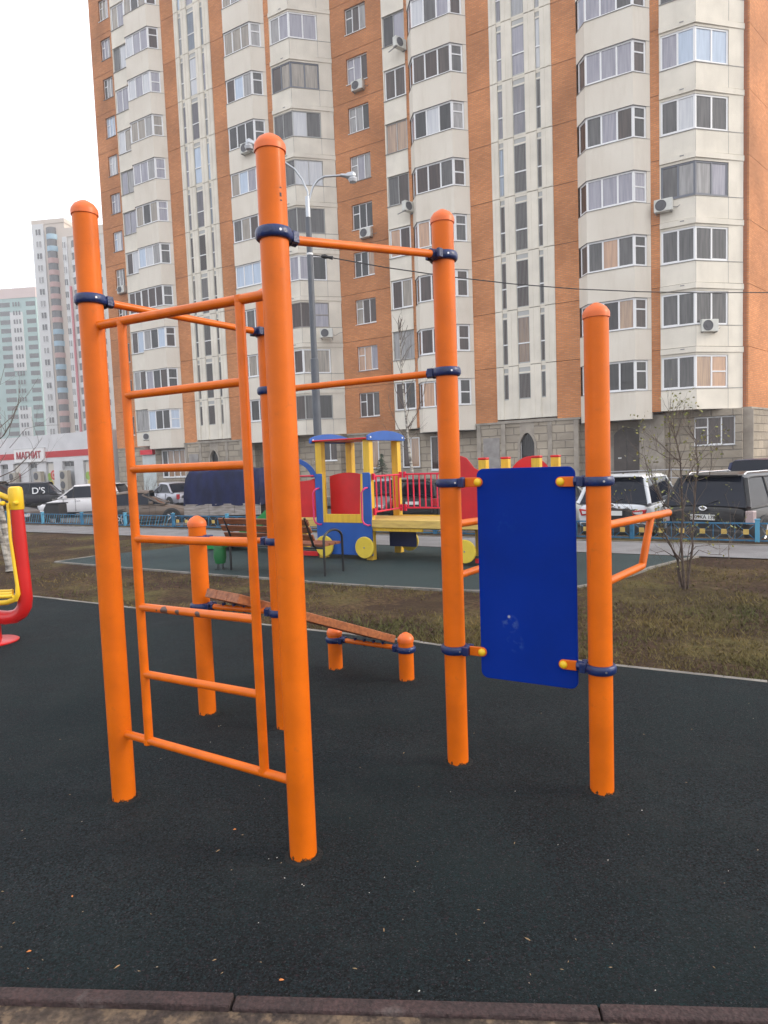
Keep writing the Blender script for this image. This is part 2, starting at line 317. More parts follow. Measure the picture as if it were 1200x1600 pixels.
# ---- dry grass tufts on the bare lawn
M_BLADE = mat('dry_grass_blade', (.16, .115, .045), .85, col2=(.075, .08, .028), vscale=.9, spec=.2)
def inpoly(x, y, poly):
    c = False; n = len(poly)
    for i in range(n):
        a, b = poly[i], poly[(i+1) % n]
        if (a[1] > y) != (b[1] > y) and x < (b[0]-a[0])*(y-a[1])/(b[1]-a[1])+a[0]: c = not c
    return c
P1 = [(p.x, p.y) for p in near]; P2 = [(p.x, p.y) for p in far]
from mathutils import noise as MN
mb = MB(); rg = random.Random(3); kk = mb.mi(M_BLADE); cnt = 0
while cnt < 30000:
    px = rg.uniform(-60, 1260); py = 818 + rg.random()**.6*260
    p = G(px, py)
    if p.y > 20: continue
    v = p.dot(NN)
    if v > 13.25 or 10.6 < v < 12.2: continue
    if inpoly(p.x, p.y, P1) or inpoly(p.x, p.y, P2): continue
    dens = MN.noise(Vector((p.x*.7, p.y*.9, 0)))*1.0 + MN.noise(Vector((p.x*4, p.y*4, 3)))*.35 + .5
    if px > 900: dens += .12
    if rg.random() > dens*.8: cnt += .4; continue
    h = rg.uniform(.008, .03)*(1.25 if dens > .6 else .8); a = rg.uniform(0, 6.283); wd = rg.uniform(.0015, .004)*(1+p.y*.12)
    lx, ly = rg.uniform(-1.6, 1.6)*h, rg.uniform(-1.6, 1.6)*h; c, s_ = math.cos(a)*wd, math.sin(a)*wd
    b = len(mb.v); mb.v += [(p.x-c, p.y-s_, -.01), (p.x+c, p.y+s_, -.01), (p.x+lx, p.y+ly, h)]; mb.f.append((b, b+1, b+2)); mb.m.append(kk); cnt += 1
tag(mb.build('grass', fixn=False), 'short dry olive grass growing patchily on the brown lawn between the rubber surfaces', 'grass', kind='stuff')
# ---- litter on the rubber: dry leaves and pale crumbs
M_LEAF = mat('dry_leaf', (.55, .2, .06), .8); M_CRUMB = mat('white_crumb', (.6, .58, .52), .9); M_STRAW = mat('straw', (.32, .22, .12), .9)
def chip(name, p, r, M, elong=1):
    mb = MB(); n = 6; a0 = random.uniform(0, 6.28); pts = []
    for i in range(n):
        t = 2*math.pi*i/n; rr = r*random.uniform(.6, 1.1); x, y = rr*math.cos(t)*elong, rr*math.sin(t)/math.sqrt(elong)
        pts.append((x*math.cos(a0)-y*math.sin(a0), x*math.sin(a0)+y*math.cos(a0)))
    mb.add([(x, y, random.uniform(.000, .006)*min(1,r*60)) for x, y in pts]+[(0, 0, .004+r*.3)], [(i, (i+1) % n, n) for i in range(n)], M)
    return mb.build(name, loc=(p.x, p.y, .005), fixn=False)
for (px, py), lb in zip(((367,1298), (46,1489), (440,1534), (113,1403)), ('tiny orange brown dry leaf on the rubber, between the two nearest orange posts', 'tiny orange brown dry leaf on the rubber, nearest the bottom left corner', 'tiny dry leaf on the rubber close to the maroon kerb, below the nearest post', 'tiny dry leaf on the dark rubber, lower left of the leftmost orange post')):
    tag(chip('dry_leaf', G(px, py), .006, M_LEAF, 1.6), lb, 'leaf', 'dry leaves on the rubber')
def litter(name, spots, r0, r1, M, el, label):
    mb = MB(); k = mb.mi(M); rg = random.Random(5)
    ext = [(rg.uniform(0, 1200), rg.uniform(1090, 1540)) for _ in range(60)]
    for px, py in list(spots)+ext:
        p = G(px, py); a0 = rg.uniform(0, 6.28); r = rg.uniform(r0, r1)*(1 if (px, py) in spots else .6); b = len(mb.v)
        for i in range(5):
            t = 6.283*i/5; rr_ = r*rg.uniform(.6, 1.1); x, y = rr_*math.cos(t)*el, rr_*math.sin(t)/el**.7
            mb.v.append((p.x+x*math.cos(a0)-y*math.sin(a0), p.y+x*math.sin(a0)+y*math.cos(a0), .0055))
        mb.v.append((p.x, p.y, .0065+r*.5))
        for i in range(5): mb.f.append((b+i, b+(i+1) % 5, b+5)); mb.m.append(k)
    tag(mb.build(name, fixn=False), label, 'litter', kind='stuff')
litter('crumbs', ((433,1342), (345,1135), (445,1374), (472,1384), (475,1386), (404,1444), (329,1161), (805,1238), (1003,1268), (950,1346), (1138,1363), (601,1373), (649,1356), (733,1112), (1177,1124), (420,1344), (577,1397), (655,1551), (1024,1550), (704,1239), (872,1322)), .0015, .0035, M_CRUMB, 1.2, 'tiny pale crumbs scattered over the dark rubber surface')
litter('straw_bits', ((341,1331), (555,1516), (825,1470), (342,1136), (631,1178), (804,1319), (600,1455), (183,1513)), .003, .0055, M_STRAW, 2.4, 'thin pale bits of straw scattered over the dark rubber surface')
# ============================================================ WORKOUT FRAME
PR = .0535
gym = thing('workout_frame', 'orange steel tube workout frame with wall ladder, pull up bars, incline bench and blue board', 'workout frame', (0,0,0))
P = dict(a=(-1.285,3.066,2.76), b=(-.370,2.545,2.766), c=(.333,3.316,2.754), d=(.957,2.965,2.208), e=(-.629,3.852,2.555), f=(-1.165,4.128,1.262), g=(-.408,4.953,.335), h=(.119,4.633,.347))
pv = {k: Vector((x, y, 0)) for k, (x, y, z) in P.items()}
for k, (x, y, h) in P.items():
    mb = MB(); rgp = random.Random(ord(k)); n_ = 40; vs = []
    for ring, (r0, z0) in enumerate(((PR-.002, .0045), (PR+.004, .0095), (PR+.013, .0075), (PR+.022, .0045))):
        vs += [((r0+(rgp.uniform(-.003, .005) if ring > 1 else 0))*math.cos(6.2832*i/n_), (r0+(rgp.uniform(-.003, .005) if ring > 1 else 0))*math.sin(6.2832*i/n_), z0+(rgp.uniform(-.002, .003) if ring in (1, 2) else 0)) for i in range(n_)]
    mb.add(vs, [(q*n_+i, q*n_+(i+1) % n_, (q+1)*n_+(i+1) % n_, (q+1)*n_+i) for q in range(3) for i in range(n_)], mat('base_contact_shade', (.009, .010, .010), .95, bump=1, bscale=120)); col_ = mb  # contact shade around the post foot, put in as a dark ring
    mb = MB(); mb.lathe([(PR, -.1), (PR, h-.062)], M_OR, 48); o = mb.build('post', gym, (x, y, 0), smooth=True)
    col_.build('base_shade_ring', o, smooth=True)
    mb = MB(); c0 = h-.066
    mb.lathe([(PR+.0005, 0), (PR+.0045, .001), (PR+.005, .018), (PR+.003, .028), (PR-.010, .047), (PR-.03, .06), (.012, .066), (0, .0665)], mat('orange_cap', (.70, .135, .018), .42, var=.08, vscale=15), 48, (0, 0, c0)); mb.build('cap', o, smooth=True, sharp=60)
def bar(name, p, q, r=.0175, M=None, parent=None):
    mid = (p+q)/2; mb = MB(); mb.tube([p-mid, q-mid], r, M or M_TUBE, 20); return mb.build(name, parent or gym, mid, smooth=True)
def clamp(k, z, tow, lug=.05, hz=.021, flag=0):
    p = pv[k]; d = (Vector(tow)-p); d.z = 0; d.normalize(); mb = MB()
    ro = PR+.0165
    prf = [(PR+.001, -hz), (PR+.010, -hz*.98), (ro-.001, -hz*.6), (ro, -hz*.2), (ro, hz*.3), (ro-.003, hz*.75), (PR+.010, hz), (PR+.001, hz*.98)]
    mb.lathe(prf, M_NAVY, 40)
    n = Vector((-d.y, d.x, 0))
    # two flanges and the socket that holds the bar
    for s in (-1, 1):
        mb.obox((0,0), (d.x, d.y), (n.x, n.y), PR+.004, PR+.034, s*.034-.009, s*.034+.009, -hz*1.02, hz*1.02, M_NAVY)
    mb.tube([d*(PR+.002), d*(PR+.02), d*(PR+.024), d*(PR+lug)], [.027, .0275, .0235, .0235], M_NAVY, 8)
    o = mb.build('clamp', gym, (p.x, p.y, z), smooth=True, sharp=35, bevel=.0025)
    tc_ = -p.normalized(); ang0 = math.atan2(tc_.y, tc_.x)
    for da in (.35, 2.7):
        q = Vector((math.cos(ang0+da), math.sin(ang0+da), 0)); mb = MB(); mb.tube([q*(ro-.004), q*(ro+.0015)], .0048, M_BOLT, 10); mb.build('bolt', o, smooth=True)
    return d
def clamped(k1, z1, k2, z2, r=.0175, name='crossbar'):
    clamp(k1, z1, pv[k2]); clamp(k2, z2, pv[k1])
    d = (pv[k2]-pv[k1]).normalized()
    bar(name, pv[k1]+d*(PR+.03)+Vector((0,0,z1)), pv[k2]-d*(PR+.03)+Vector((0,0,z2)), r)
clamped('a', 2.325, 'e', 2.305, name='pull_up_bar')
clamped('b', 2.405, 'c', 2.53, name='pull_up_bar')
clamped('e', 1.98, 'c', 1.98, name='pull_up_bar')
clamped('f', 1.118, 'e', 1.118); clamped('f', .697, 'e', .697); clamped('g', .232, 'h', .228)
# wall ladder welded between the two near posts
e1 = (pv['b']-pv['a']).normalized(); L0 = pv['a']
lad = bpy.data.objects.new('ladder', None)
mb = MB(); mb.tube([Vector((0,0,0)), e1*(.97)+Vector((0,0,-.012))], .0195, M_TUBE, 20)
lad = mb.build('ladder_frame', gym, L0+e1*.04+Vector((0,0,2.208)), smooth=True)
lo = lad.location
def lp(t, z): return L0+e1*t+Vector((0,0,z))-lo
def sub(name, p, q, r, M=None):
    mid = (p+q)/2; mb = MB(); mb.tube([p-mid, q-mid], r, M or M_TUBE, 20); return mb.build(name, lad, mid, smooth=True)
sub('ladder_rail', lp(.195, 2.20), lp(.198, .31), .0195); sub('ladder_rail', lp(.869, 2.19), lp(.873, .31), .0195)
sub('ladder_rail', lp(.045, .325), lp(1.01, .303), .0185)
for z in (1.884, 1.56, 1.25, .632): sub('rung', lp(.197, z), lp(.871, z), .0175)
# the chipped rung gets its own local frame so the bare patches sit along it
mb = MB(); mb.tube([(-.337,0,0), (.337,0,0)], .0178, M_CHIP, 20); o = mb.build('rung', lad, lp(.534, .941), math.atan2(e1.y, e1.x), smooth=True); o['label'] = 'rung with dark chipped paint'
for t in (.195, .87):
    for z in (2.20, .315): mb = MB(); mb.lathe([(0, -.02), (.021, -.012), (.0225, 0), (.021, .012), (0, .02)], M_TUBE, 14); mb.build('weld', lad, lp(t, z), smooth=True)
# blue board between the two right posts
d34 = (pv['d']-pv['c']).normalized(); n34 = Vector((-d34.y, d34.x, 0))
def rr(x0, x1, z0, z1, r, n=6):
    pts = []
    for cx, cz, a in ((x1-r, z1-r, 0), (x0+r, z1-r, 90), (x0+r, z0+r, 180), (x1-r, z0+r, 270)):
        for i in range(n+1):
            t = R(a+90*i/n); pts.append((cx+r*math.cos(t), cz+r*math.sin(t)))
    return pts
mb = MB(); mb.slab(rr(-.237, .237, -.518, .518, .035), .016, M_PANEL, lambda a, b, t: (a, t, b))
pc = pv['c']+d34*.376+n34*.004; mb.build('board', gym, (pc.x, pc.y, .983), math.atan2(d34.y, d34.x), bevel=.003)
for k, z, sgn, tow in (('c', 1.437, 1, 'd'), ('c', .597, 1, 'd'), ('d', 1.432, -1, 'c'), ('d', .582, -1, 'c')):
    clamp(k, z, pv[tow], lug=.030 if k == 'c' else .053)
    p = pv[k]; d = d34*sgn; x0, x1 = (.084, .150) if k == 'c' else (.105, .165)
    mb = MB(); ang = math.atan2(d.y, d.x)
    fr = (lambda a, b, t: (a, -.012+t, b)) if sgn > 0 else (lambda a, b, t: (a, .012-t, b))
    pts = [(x0, -.023), (x1, -.023)]+[(x1+.023*math.sin(R(i*18)), -.023*math.cos(R(i*18))) for i in range(1, 10)]+[(x1, .023), (x0, .023)]
    mb.slab(pts, .013, M_TUBE, fr); o = mb.build('bracket', gym, (p.x, p.y, z), ang, bevel=.003)
    mb = MB(); s = -1 if sgn > 0 else 1
    mb.lathe([(.0185, 0), (.0185, .003*s), (.0165, .008*s), (.010, .012*s), (0, .0135*s)], M_YEL, 20, (x1, s*.012, 0), 'Y'); mb.build('bolt_cover', o, smooth=True, sharp=60)
# dip arms behind the board posts
AD = Vector((.682, .731, 0)).normalized()
for k in ('c', 'd'):
    b = pv[k]; mb = MB()
    mb.tube([b+AD*.03+Vector((0,0,1.226)), b+AD*.845+Vector((0,0,1.222))], .0195, M_TUBE, 20)
    arm = mb.build('dip_arm', gym, smooth=True)
    mb = MB(); mb.tube([b+AD*.60+Vector((0,0,1.215)), b+AD*.49+Vector((0,0,.995)), b+AD*.485+Vector((0,0,.985)), b+AD*.47+Vector((0,0,.982)), b+AD*.03+Vector((0,0,.962))], .0185, M_TUBE, 18)
    mb.build('arm_brace', arm, smooth=True, sharp=60)
    mb = MB(); mb.tube([b+AD*.845+Vector((0,0,1.222)), b+AD*.853+Vector((0,0,1.222))], .0205, M_BLACK, 18); mb.build('end_cap', arm, smooth=True)
# incline bench board
m1 = (pv['f']+pv['e'])/2; m2 = (pv['g']+pv['h'])/2; bd = (m2-m1); L_ = bd.length; bd.normalize(); bn = Vector((-bd.y, bd.x, 0))
A = m1-bd*.12+Vector((0,0,.800)); B = m2+bd*.10+Vector((0,0,.268)); dd = (B-A); LL = dd.length; dd.normalize(); un = dd.cross(bn).normalized()
if un.z < 0: un = -un
mb = MB()
for i in range(3):
    y0 = -.17+i*.1135; y1 = y0+.1125
    pts = []
    for l in (0, LL):
        for yy in (y0, y1):
            for tt in (0, .055): pts.append(A+dd*l+bn*yy+un*(tt-.028))
    mb.add(pts, [(0,1,3,2), (4,6,7,5), (0,4,5,1), (2,3,7,6), (0,2,6,4), (1,5,7,3)], M_WOOD)
mb.build('bench_board', gym, bevel=.004)
for z, m_, a_, b_ in ((.697, m1, 'f', 'e'), (.23, m2, 'g', 'h')):
    q = (pv[b_]-pv[a_]).normalized()
    for t in (-.12, -.04, .04, .12): mb = MB(); mb.tube([m_+q*t+Vector((0,0,z-.02)), m_+q*t+Vector((0,0,z+.03))], .012, M_NAVY, 10); mb.build('bench_bolt', gym, smooth=True)
# maker's label: a small dark sticker on the near post
mb = MB(); b = pv['b']
for z, hh, da in ((2.535, .007, .0), (2.56, .002, .02), (2.515, .0025, .02)):
    a0 = math.atan2(-b.y, -b.x)+.62+da; q0 = [a0-.09, a0+.06]
    r_ = PR+.0008
    mb.add([(r_*math.cos(q0[0]), r_*math.sin(q0[0]), z-hh), (r_*math.cos(q0[1]), r_*math.sin(q0[1]), z-hh), (r_*math.cos(q0[1]), r_*math.sin(q0[1]), z+hh), (r_*math.cos(q0[0]), r_*math.sin(q0[0]), z+hh)], [(0,1,2,3)], mat('sticker_black', (.05, .02, .015), .6))
mb.build('sticker', gym, (b.x, b.y, 0), fixn=False)
# ============================================================ BUILDINGS
M_BRICK = brickmat('orange_brick', (.62, .26, .105), (.50, .19, .07), (.40, .21, .12), .26, .085, .012, noise=.24)
M_BRICKR = brickmat('orange_brick_shaded', (.42, .15, .07), (.36, .12, .055), (.3, .16, .1), .26, .085, .012)  # darker copy of the brick, shade put into its colour
M_CREAM = mat('cream_panel', (.745, .69, .605), .85, col2=(.69, .63, .545), vscale=.5, spec=.3, bump=.15, bscale=3, detail=9)
M_CREAM2 = mat('cream_panel_seamed', (.75, .70, .61), .85, var=.1, vscale=.9, spec=.3, detail=9)
M_STREAK = 0
overlay(M_CREAM, 1.6, .5, .68, (.56, .49, .40), .3, 8, (1.4, 1.4, .22)); overlay(M_CREAM2, 1.8, .52, .7, (.56, .51, .44), .28, 8, (1.4, 1.4, .22))
M_PLINTH = brickmat('rough_stone_block', (.42, .36, .285), (.33, .285, .23), (.27, .235, .195), .88, .385, .03, bump=1.0, noise=.3, mortar_smooth=.6)
M_STONE = mat('smooth_stone_band', (.34, .30, .255), .85, var=.25, vscale=2, bump=.3, bscale=12)
M_PVC = mat('white_plastic_frame', (.78, .78, .79), .35)
M_ALU = mat('grey_aluminium_frame', (.42, .42, .41), .4); M_GREYF = mat('dark_grey_frame', (.13, .14, .17), .4); M_BRNF = mat('brown_grey_frame', (.28,.25,.23), .4)
M_JOINT = mat('joint_dark_fill', (.09, .06, .045), .95); M_SILL = mat('metal_flashing', (.25, .24, .235), .5)  # dark brown fill for storey joints, also backing behind windows
def pane(name, col, c2=None, fold=1):
    # glass coloured by a curtain or a painted reflection; folds run down it
    return mat(name, col, .04, ior=(1.52 if sum(col) < .45 else 1.8), spec=.5, col2=c2 or tuple(c*.55 for c in col), vscale=2.2, stretch=(5*fold, 5*fold, .35), detail=4)
PD0 = 0
PD = [pane('pane_dark', (.05, .048, .05)), pane('pane_brown', (.085, .062, .055)), pane('pane_grey', (.12, .115, .115)), pane('pane_dark_warm', (.07, .045, .04))]
PC = [pane('pane_net_curtain', (.30, .29, .285), (.17, .16, .16)), pane('pane_beige_curtain', (.30, .255, .20), (.17, .14, .11)), pane('pane_lilac_curtain', (.30, .29, .34), (.2, .19, .24))]
PW = [pane('pane_white_blind', (.55, .56, .58), (.45, .46, .5)), pane('pane_pale_blue_reflection', (.44, .53, .66), (.36, .44, .56))]  # pale blue pane has the reflected sky painted into its colour
PP = [pane('pane_peach_reflection', (.52, .30, .17), (.36, .2, .12)), pane('pane_tan_reflection', (.42, .27, .16), (.25, .15, .1))]  # warm panes: reflection of the sunlit building opposite painted as colour
rw = random.Random(11)
LEFT = [0]
def pickpane(z, kind='flat'):
    r = rw.random(); hi = min(1, max(0, (z-6)/22+LEFT[0]))  # more pale panes higher and leftward, painting in the sky reflection
    if r < .60*(1-hi)+.10: return rw.choice(PD)
    if r < .70: return rw.choice(PC)
    if r < .70+.22*hi+.02: return rw.choice(PW)
    if r < .93-.1*hi: return rw.choice(PC if hi > .5 else PP)
    return rw.choice(PD)
def window(parent, name, o, ux, un, a0, a1, z0, z1, n=3, split=(), fr=None, fw_=.055, depth=.05, push=-.07, bias=None, sill=True, vent=0, origin=(0,0), rails=0, panes=None):
    """frame and glass of one window, set into its opening; split = panes with a transom"""
    F = fr or M_PVC; mb = MB(); b0, b1 = push-depth, push
    w_ = (a1-a0)/n
    mb.obox(o, ux, un, a0, a1, b0, b1, z1-fw_, z1, F); mb.obox(o, ux, un, a0, a1, b0, b1, z0, z0+fw_, F)
    for i in range(n+1):
        x = a0+w_*i; h = fw_*(.5 if 0 < i < n else 1.0); x0, x1 = (x, x+fw_) if i == 0 else ((x-fw_, x) if i == n else (x-h, x+h))
        mb.obox(o, ux, un, x0, x1, b0+.001, b1-.002, z0+fw_, z1-fw_, F)
    zm = (z0+z1)/2
    base = bias or pickpane(zm)
    for i in range(n):
        g = panes[i] if panes else (base if rw.random() < .62 else pickpane(zm))
        x0, x1 = a0+w_*i+fw_*.5, a0+w_*(i+1)-fw_*.5
        mb.obox(o, ux, un, x0, x1, b0+.008, b0+.022, z0+fw_*.5, z1-fw_*.5, g)
        if i in split: zt = z1-(z1-z0)*(.36 if vent == 0 else .5); mb.obox(o, ux, un, x0, x1, b0+.001, b1-.003, zt-.03, zt+.03, F)
        elif rw.random() < .45 and kindsash: mb.obox(o, ux, un, x0+.01, x1-.01, b0+.02, b1-.012, z0+fw_, z0+fw_+.03, F)
    if rails:
        for i in range(rails): x = a0+fw_+(a1-a0-2*fw_)*(i+.5)/rails; mb.obox(o, ux, un, x-.008, x+.008, b0+.03, b0+.045, z0+fw_, z1-fw_, M_SILL)
    if sill: mb.obox(o, ux, un, a0-.04, a1+.04, push-.02, .045, z0-.035, z0-.003, F if rw.random() < .5 else M_SILL)
    return mb.build(name, parent)
kindsash = True
ZJ = 6.187-2.8        # z of the lowest storey joint
K0, KT = 0, 15
bld = thing('apartment_building', 'tall orange brick apartment building with cream bays, glazed balconies and stone ground floor', 'apartment building', (0, DIST, 0), -ANG)
def zf(k): return ZJ+2.8*k
X_, Y_ = (1, 0), (0, -1)           # along the facade, outward
ZB = -1.0
def wallbox(name, x0, x1, y0, y1, z0, z1, M, par=None, bevel=0):
    mb = MB(); mb.box(x0, x1, y0, y1, z0, z1, M); return mb.build(name, par or bld, bevel=bevel)
ZTOP = zf(KT)
def section(S, left, nb, first):
    # --- plain brick walls with storey joints
    def brick(x0, x1, y0=.04, depth=.5, name='brick_wall'):
        mb = MB()
        for k in range(KT):
            mb.box(x0, x1, y0, y0+depth, zf(k)+.025, zf(k+1)-.0, M_BRICK)
            mb.box(x0, x1, y0+.03, y0+depth, zf(k+1)-.0, zf(k+1)+.025, M_JOINT)
        mb.box(x0, x1, y0+.03, y0+depth, zf(0), zf(0)+.025, M_JOINT)
        return mb.build(name, bld)
    # --- recessed window wall
    wx0, wx1 = (S-2.52, S-1.08) if not left else (S-24.30+21.85, S-23.22+21.85)
    mb = MB(); yb = 1.75
    l0, l1 = (S-3.55, S+1.0)
    for k in range(KT):
        a, b = zf(k)+.025, zf(k+1); s0, s1 = zf(k)+.97, zf(k)+2.44
        for (u0, u1, z0, z1) in ((l0, wx0, a, b), (wx1, l1, a, b), (wx0, wx1, a, s0), (wx0, wx1, s1, b)): mb.box(u0, u1, yb, yb+.3, z0, z1, M_BRICK)
        mb.box(l0, l1, yb+.03, yb+.3, b, b+.025, M_JOINT); mb.box(wx0-.02, wx1+.02, yb+.25, yb+.29, s0-.02, s1+.02, M_JOINT)
    mb.build('brick_wall', bld)
    for k in range(nb):
        window(bld, 'window', (0, yb), X_, Y_, wx0, wx1, zf(k)+.97, zf(k)+2.44, n=3 if not left else 3, split=(0,), push=-.11)
    # --- narrow glazed loggia
    x0, x1 = S+.96, S+2.34
    col = MB()
    for k in range(KT):
        col.box(x0, x1, 0, 1.85, zf(k)-.12 if k else zf(0)-.02, zf(k)+1.02, M_CREAM2); col.box(x0-.02, x1+.02, -.05, 1.8, zf(k)+1.02, zf(k)+1.045, M_SILL)
        col.box(x0, x1, -.04, .3, zf(k)+2.62, zf(k+1)-.13, M_CREAM2); col.box(x0, x0+.07, .001, .3, zf(k)+1.045, zf(k)+2.62, M_CREAM2)
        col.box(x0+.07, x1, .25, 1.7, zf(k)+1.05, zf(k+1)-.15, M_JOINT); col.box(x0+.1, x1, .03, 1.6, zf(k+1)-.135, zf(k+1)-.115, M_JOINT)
    c = col.build('balcony_column', bld)
    for k in range(nb):
        f = rw.choice([M_PVC, M_PVC, M_ALU]); window(c, 'balcony_window', (0, 0), X_, Y_, x0+.08, x1-.01, zf(k)+1.05, zf(k)+2.6, n=2, fr=f, push=-.04, sill=False, fw_=.07 if f is M_PVC else .04, bias=rw.choice(PP+PC+PD) if k < 7 else None)
    brick(S+2.34, S+2.52)
    # --- trapezoid bays
    def bay(xl, xr, tag_):
        o_ = .65; pf = [(xl, .02), (xl+.55, -o_), (xr-.6, -o_), (xr, .02)]
        c = MB(); up_ = lambda e: [(xl-.0, .3), (xl-.0, -.0-e*.4), (xl+.55-e*.4, -o_-e), (xr-.6+e*.4, -o_-e), (xr, -.0-e*.4), (xr, .3)]
        core = [(xl+.2, .3), (xl+.62, -o_+.3), (xr-.66, -o_+.3), (xr-.2, .3)]
        for k in range(KT):
            zb = zf(k)-.38 if k else 3.10
            c.prism(up_(0), zb, zf(k)+1.0, M_CREAM)
            c.prism(up_(.03), zf(k)+1.0, zf(k)+1.02, M_SILL); c.prism(up_(.012), zb-.015, zb, M_SILL)
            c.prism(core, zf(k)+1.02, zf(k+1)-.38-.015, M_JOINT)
            # corner piers
            c.box(xr-.18, xr, .0, .3, zf(k)+1.02, zf(k+1)-.395, M_CREAM)
        c.prism(up_(0), zf(KT)-.38, zf(KT)+.6, M_CREAM)
        c = c.build('bay', bld)
        d1 = Vector((.55, -.65)).normalized(); d2 = Vector((.6, .65)).normalized()
        for k in range(nb):
            za, zb = zf(k)+1.02, zf(k+1)-.395
            base = pickpane(za)
            window(c, 'bay_window', (0, -o_), X_, Y_, xl+.56, xr-.61, za, zb, n=3, push=-.05, sill=False, fw_=.075, bias=base)
            window(c, 'side_window', (xr-.6, -o_), tuple(d2), (d2.y, -d2.x), .03, .70, za, zb, n=1, split=(0,), push=-.05, sill=False, fw_=.085, vent=rw.choice([0, 0, 1]), bias=rw.choice([base]+PD))
            mb = MB(); mb.obox((xr-.6, -o_), tuple(d2), (d2.y, -d2.x), .702, .9, -.2, -.01, za, zb, M_CREAM); mb.build('pier', c)
            window(c, 'side_window', (xl, 0), tuple(d1), (d1.y, -d1.x), .12, .82, za, zb, n=1, push=-.05, sill=False, fw_=.085)
    bay(S+2.52, S+5.87, 'a')
    brick(S+5.87, S+7.1)
    # --- stair strip
    q = MB(); sx = S+7.1
    piers = [(0, .38), (.64, 1.17), (1.80, 2.35), (2.58, 3.12)]; wins = [(.38, .64), (1.17, 1.80), (2.35, 2.58)]
    for k in range(KT):
        a, b = (zf(k)+.03 if k else 3.52), zf(k+1)
        for i, (p0, p1) in enumerate(piers):
            q.box(sx+p0, sx+p1, .0, .4, a, b, M_CREAM2)
            w2 = (p1-p0)
            for f0, f1 in ((.10, .40), (.58, .9)): q.box(sx+p0+w2*f0, sx+p0+w2*f1, -.018, .02, a+.01, b-.01, M_CREAM2)
            q.box(sx+p0+.01, sx+p1-.01, .04, .4, b, b+.03, M_JOINT)
        for (p0, p1) in wins:
            lo_ = zf(k)+(.12 if k else 1.12)
            q.box(sx+p0, sx+p1, .05, .4, a, lo_, M_CREAM2); q.box(sx+p0, sx+p1, .06, .4, zf(k)+2.42, zf(k)+2.5, M_CREAM2)
            q.box(sx+p0+.02, sx+p1-.02, .08, .4, zf(k)+2.5, zf(k)+2.72, M_ALU); q.box(sx+p0, sx+p1, .06, .4, zf(k)+2.72, zf(k+1)+.03, M_CREAM2)
            q.box(sx+p0, sx+p1, .33, .39, lo_, zf(k)+2.42, M_JOINT)
    q = q.build('stair_strip', bld)
    for k in range(nb):
        for j, (p0, p1) in enumerate(wins):
            lo_ = zf(k)+(.12 if k else 1.12)
            hz_ = zf(k) > 17 or (left and k > 5)
            g = rw.choice([PC[2], PW[1], PW[0]]) if hz_ else rw.choice([PD[1], PD[3], PD[2]])
            wn = window(q, 'stair_window', (0, 0), X_, Y_, sx+p0+.005, sx+p1-.005, lo_, zf(k)+2.42, n=1, split=(), push=-.045, sill=False, fw_=.03, bias=g, rails=(8 if j == 1 else 2) if not hz_ or k % 2 else 0, fr=M_ALU)
            if k: mb = MB(); mb.box(sx+p0+.01, sx+p1-.01, .035, .1, zf(k)+1.09, zf(k)+1.15, M_PVC); mb.build('transom', q)
    brick(S+10.22, S+11.4)
    bay(S+11.4, S+14.65, 'b')
    brick(S+14.65, S+15.04)
    # --- corner stack: two panes in front, two and a blank panel on the chamfer
    x0, xr_, xe = S+15.04, S+16.5, S+18.28; dd_ = Vector((xe-xr_, 1.75)).normalized(); dn = (dd_.y, -dd_.x); Lc = Vector((xe-xr_, 1.75)).length
    foot = lambda e: [(x0, .4), (x0, -e), (xr_+e*.4, -e), (xe+e*.5, 1.75), (xe, 1.95), (x0, 1.95)]
    core = [(x0+.05, .4), (x0+.05, .32), (xr_-.1, .32), (xe-.45, 1.75), (xe-.45, 1.9), (x0+.05, 1.9)]
    c = MB()
    for k in range(KT):
        a = zf(k)+.03 if k else 3.42
        c.prism(foot(0), a, zf(k)+.95, M_CREAM2); c.prism(foot(.03), zf(k)+.95, zf(k)+.975, M_SILL)
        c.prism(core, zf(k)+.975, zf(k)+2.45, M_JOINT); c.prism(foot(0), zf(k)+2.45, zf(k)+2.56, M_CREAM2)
        c.prism(foot(.07), zf(k)+2.56, zf(k+1)-.0, M_CREAM2); c.prism([(x, y+.03) for x, y in foot(0)], zf(k+1), zf(k+1)+.03, M_JOINT)
        c.obox((xr_, 0), tuple(dd_), dn, 1.72, Lc-.002, -.3, -.001, zf(k)+.975, zf(k)+2.45, M_CREAM2)
        c.box(x0, x0+.05, .001, .3, zf(k)+.975, zf(k)+2.45, M_CREAM2)
        # thin panel seams and the little vent under each band
        c.obox((xr_, 0), tuple(dd_), dn, 1.70, 1.716, -.02, .004, a, zf(k)+.95, M_SILL); c.obox((xr_, 0), tuple(dd_), dn, .01, .024, -.02, .005, a, zf(k)+.95, M_SILL)
        c.box(xr_-.62, xr_-.45, -.085, -.06, zf(k+1)-.09, zf(k+1)-.05, M_SILL)
    c = c.build('corner_balcony', bld)
    frs = [M_PVC]*KT
    for kk_, f_ in (((6, M_ALU), (3, M_GREYF), (9, M_ALU), (12, M_ALU)) if not left else ((5, M_ALU), (6, M_ALU), (7, M_GREYF), (9, M_ALU), (4, M_ALU), (2, M_BRNF), (0, M_ALU))): frs[kk_] = f_
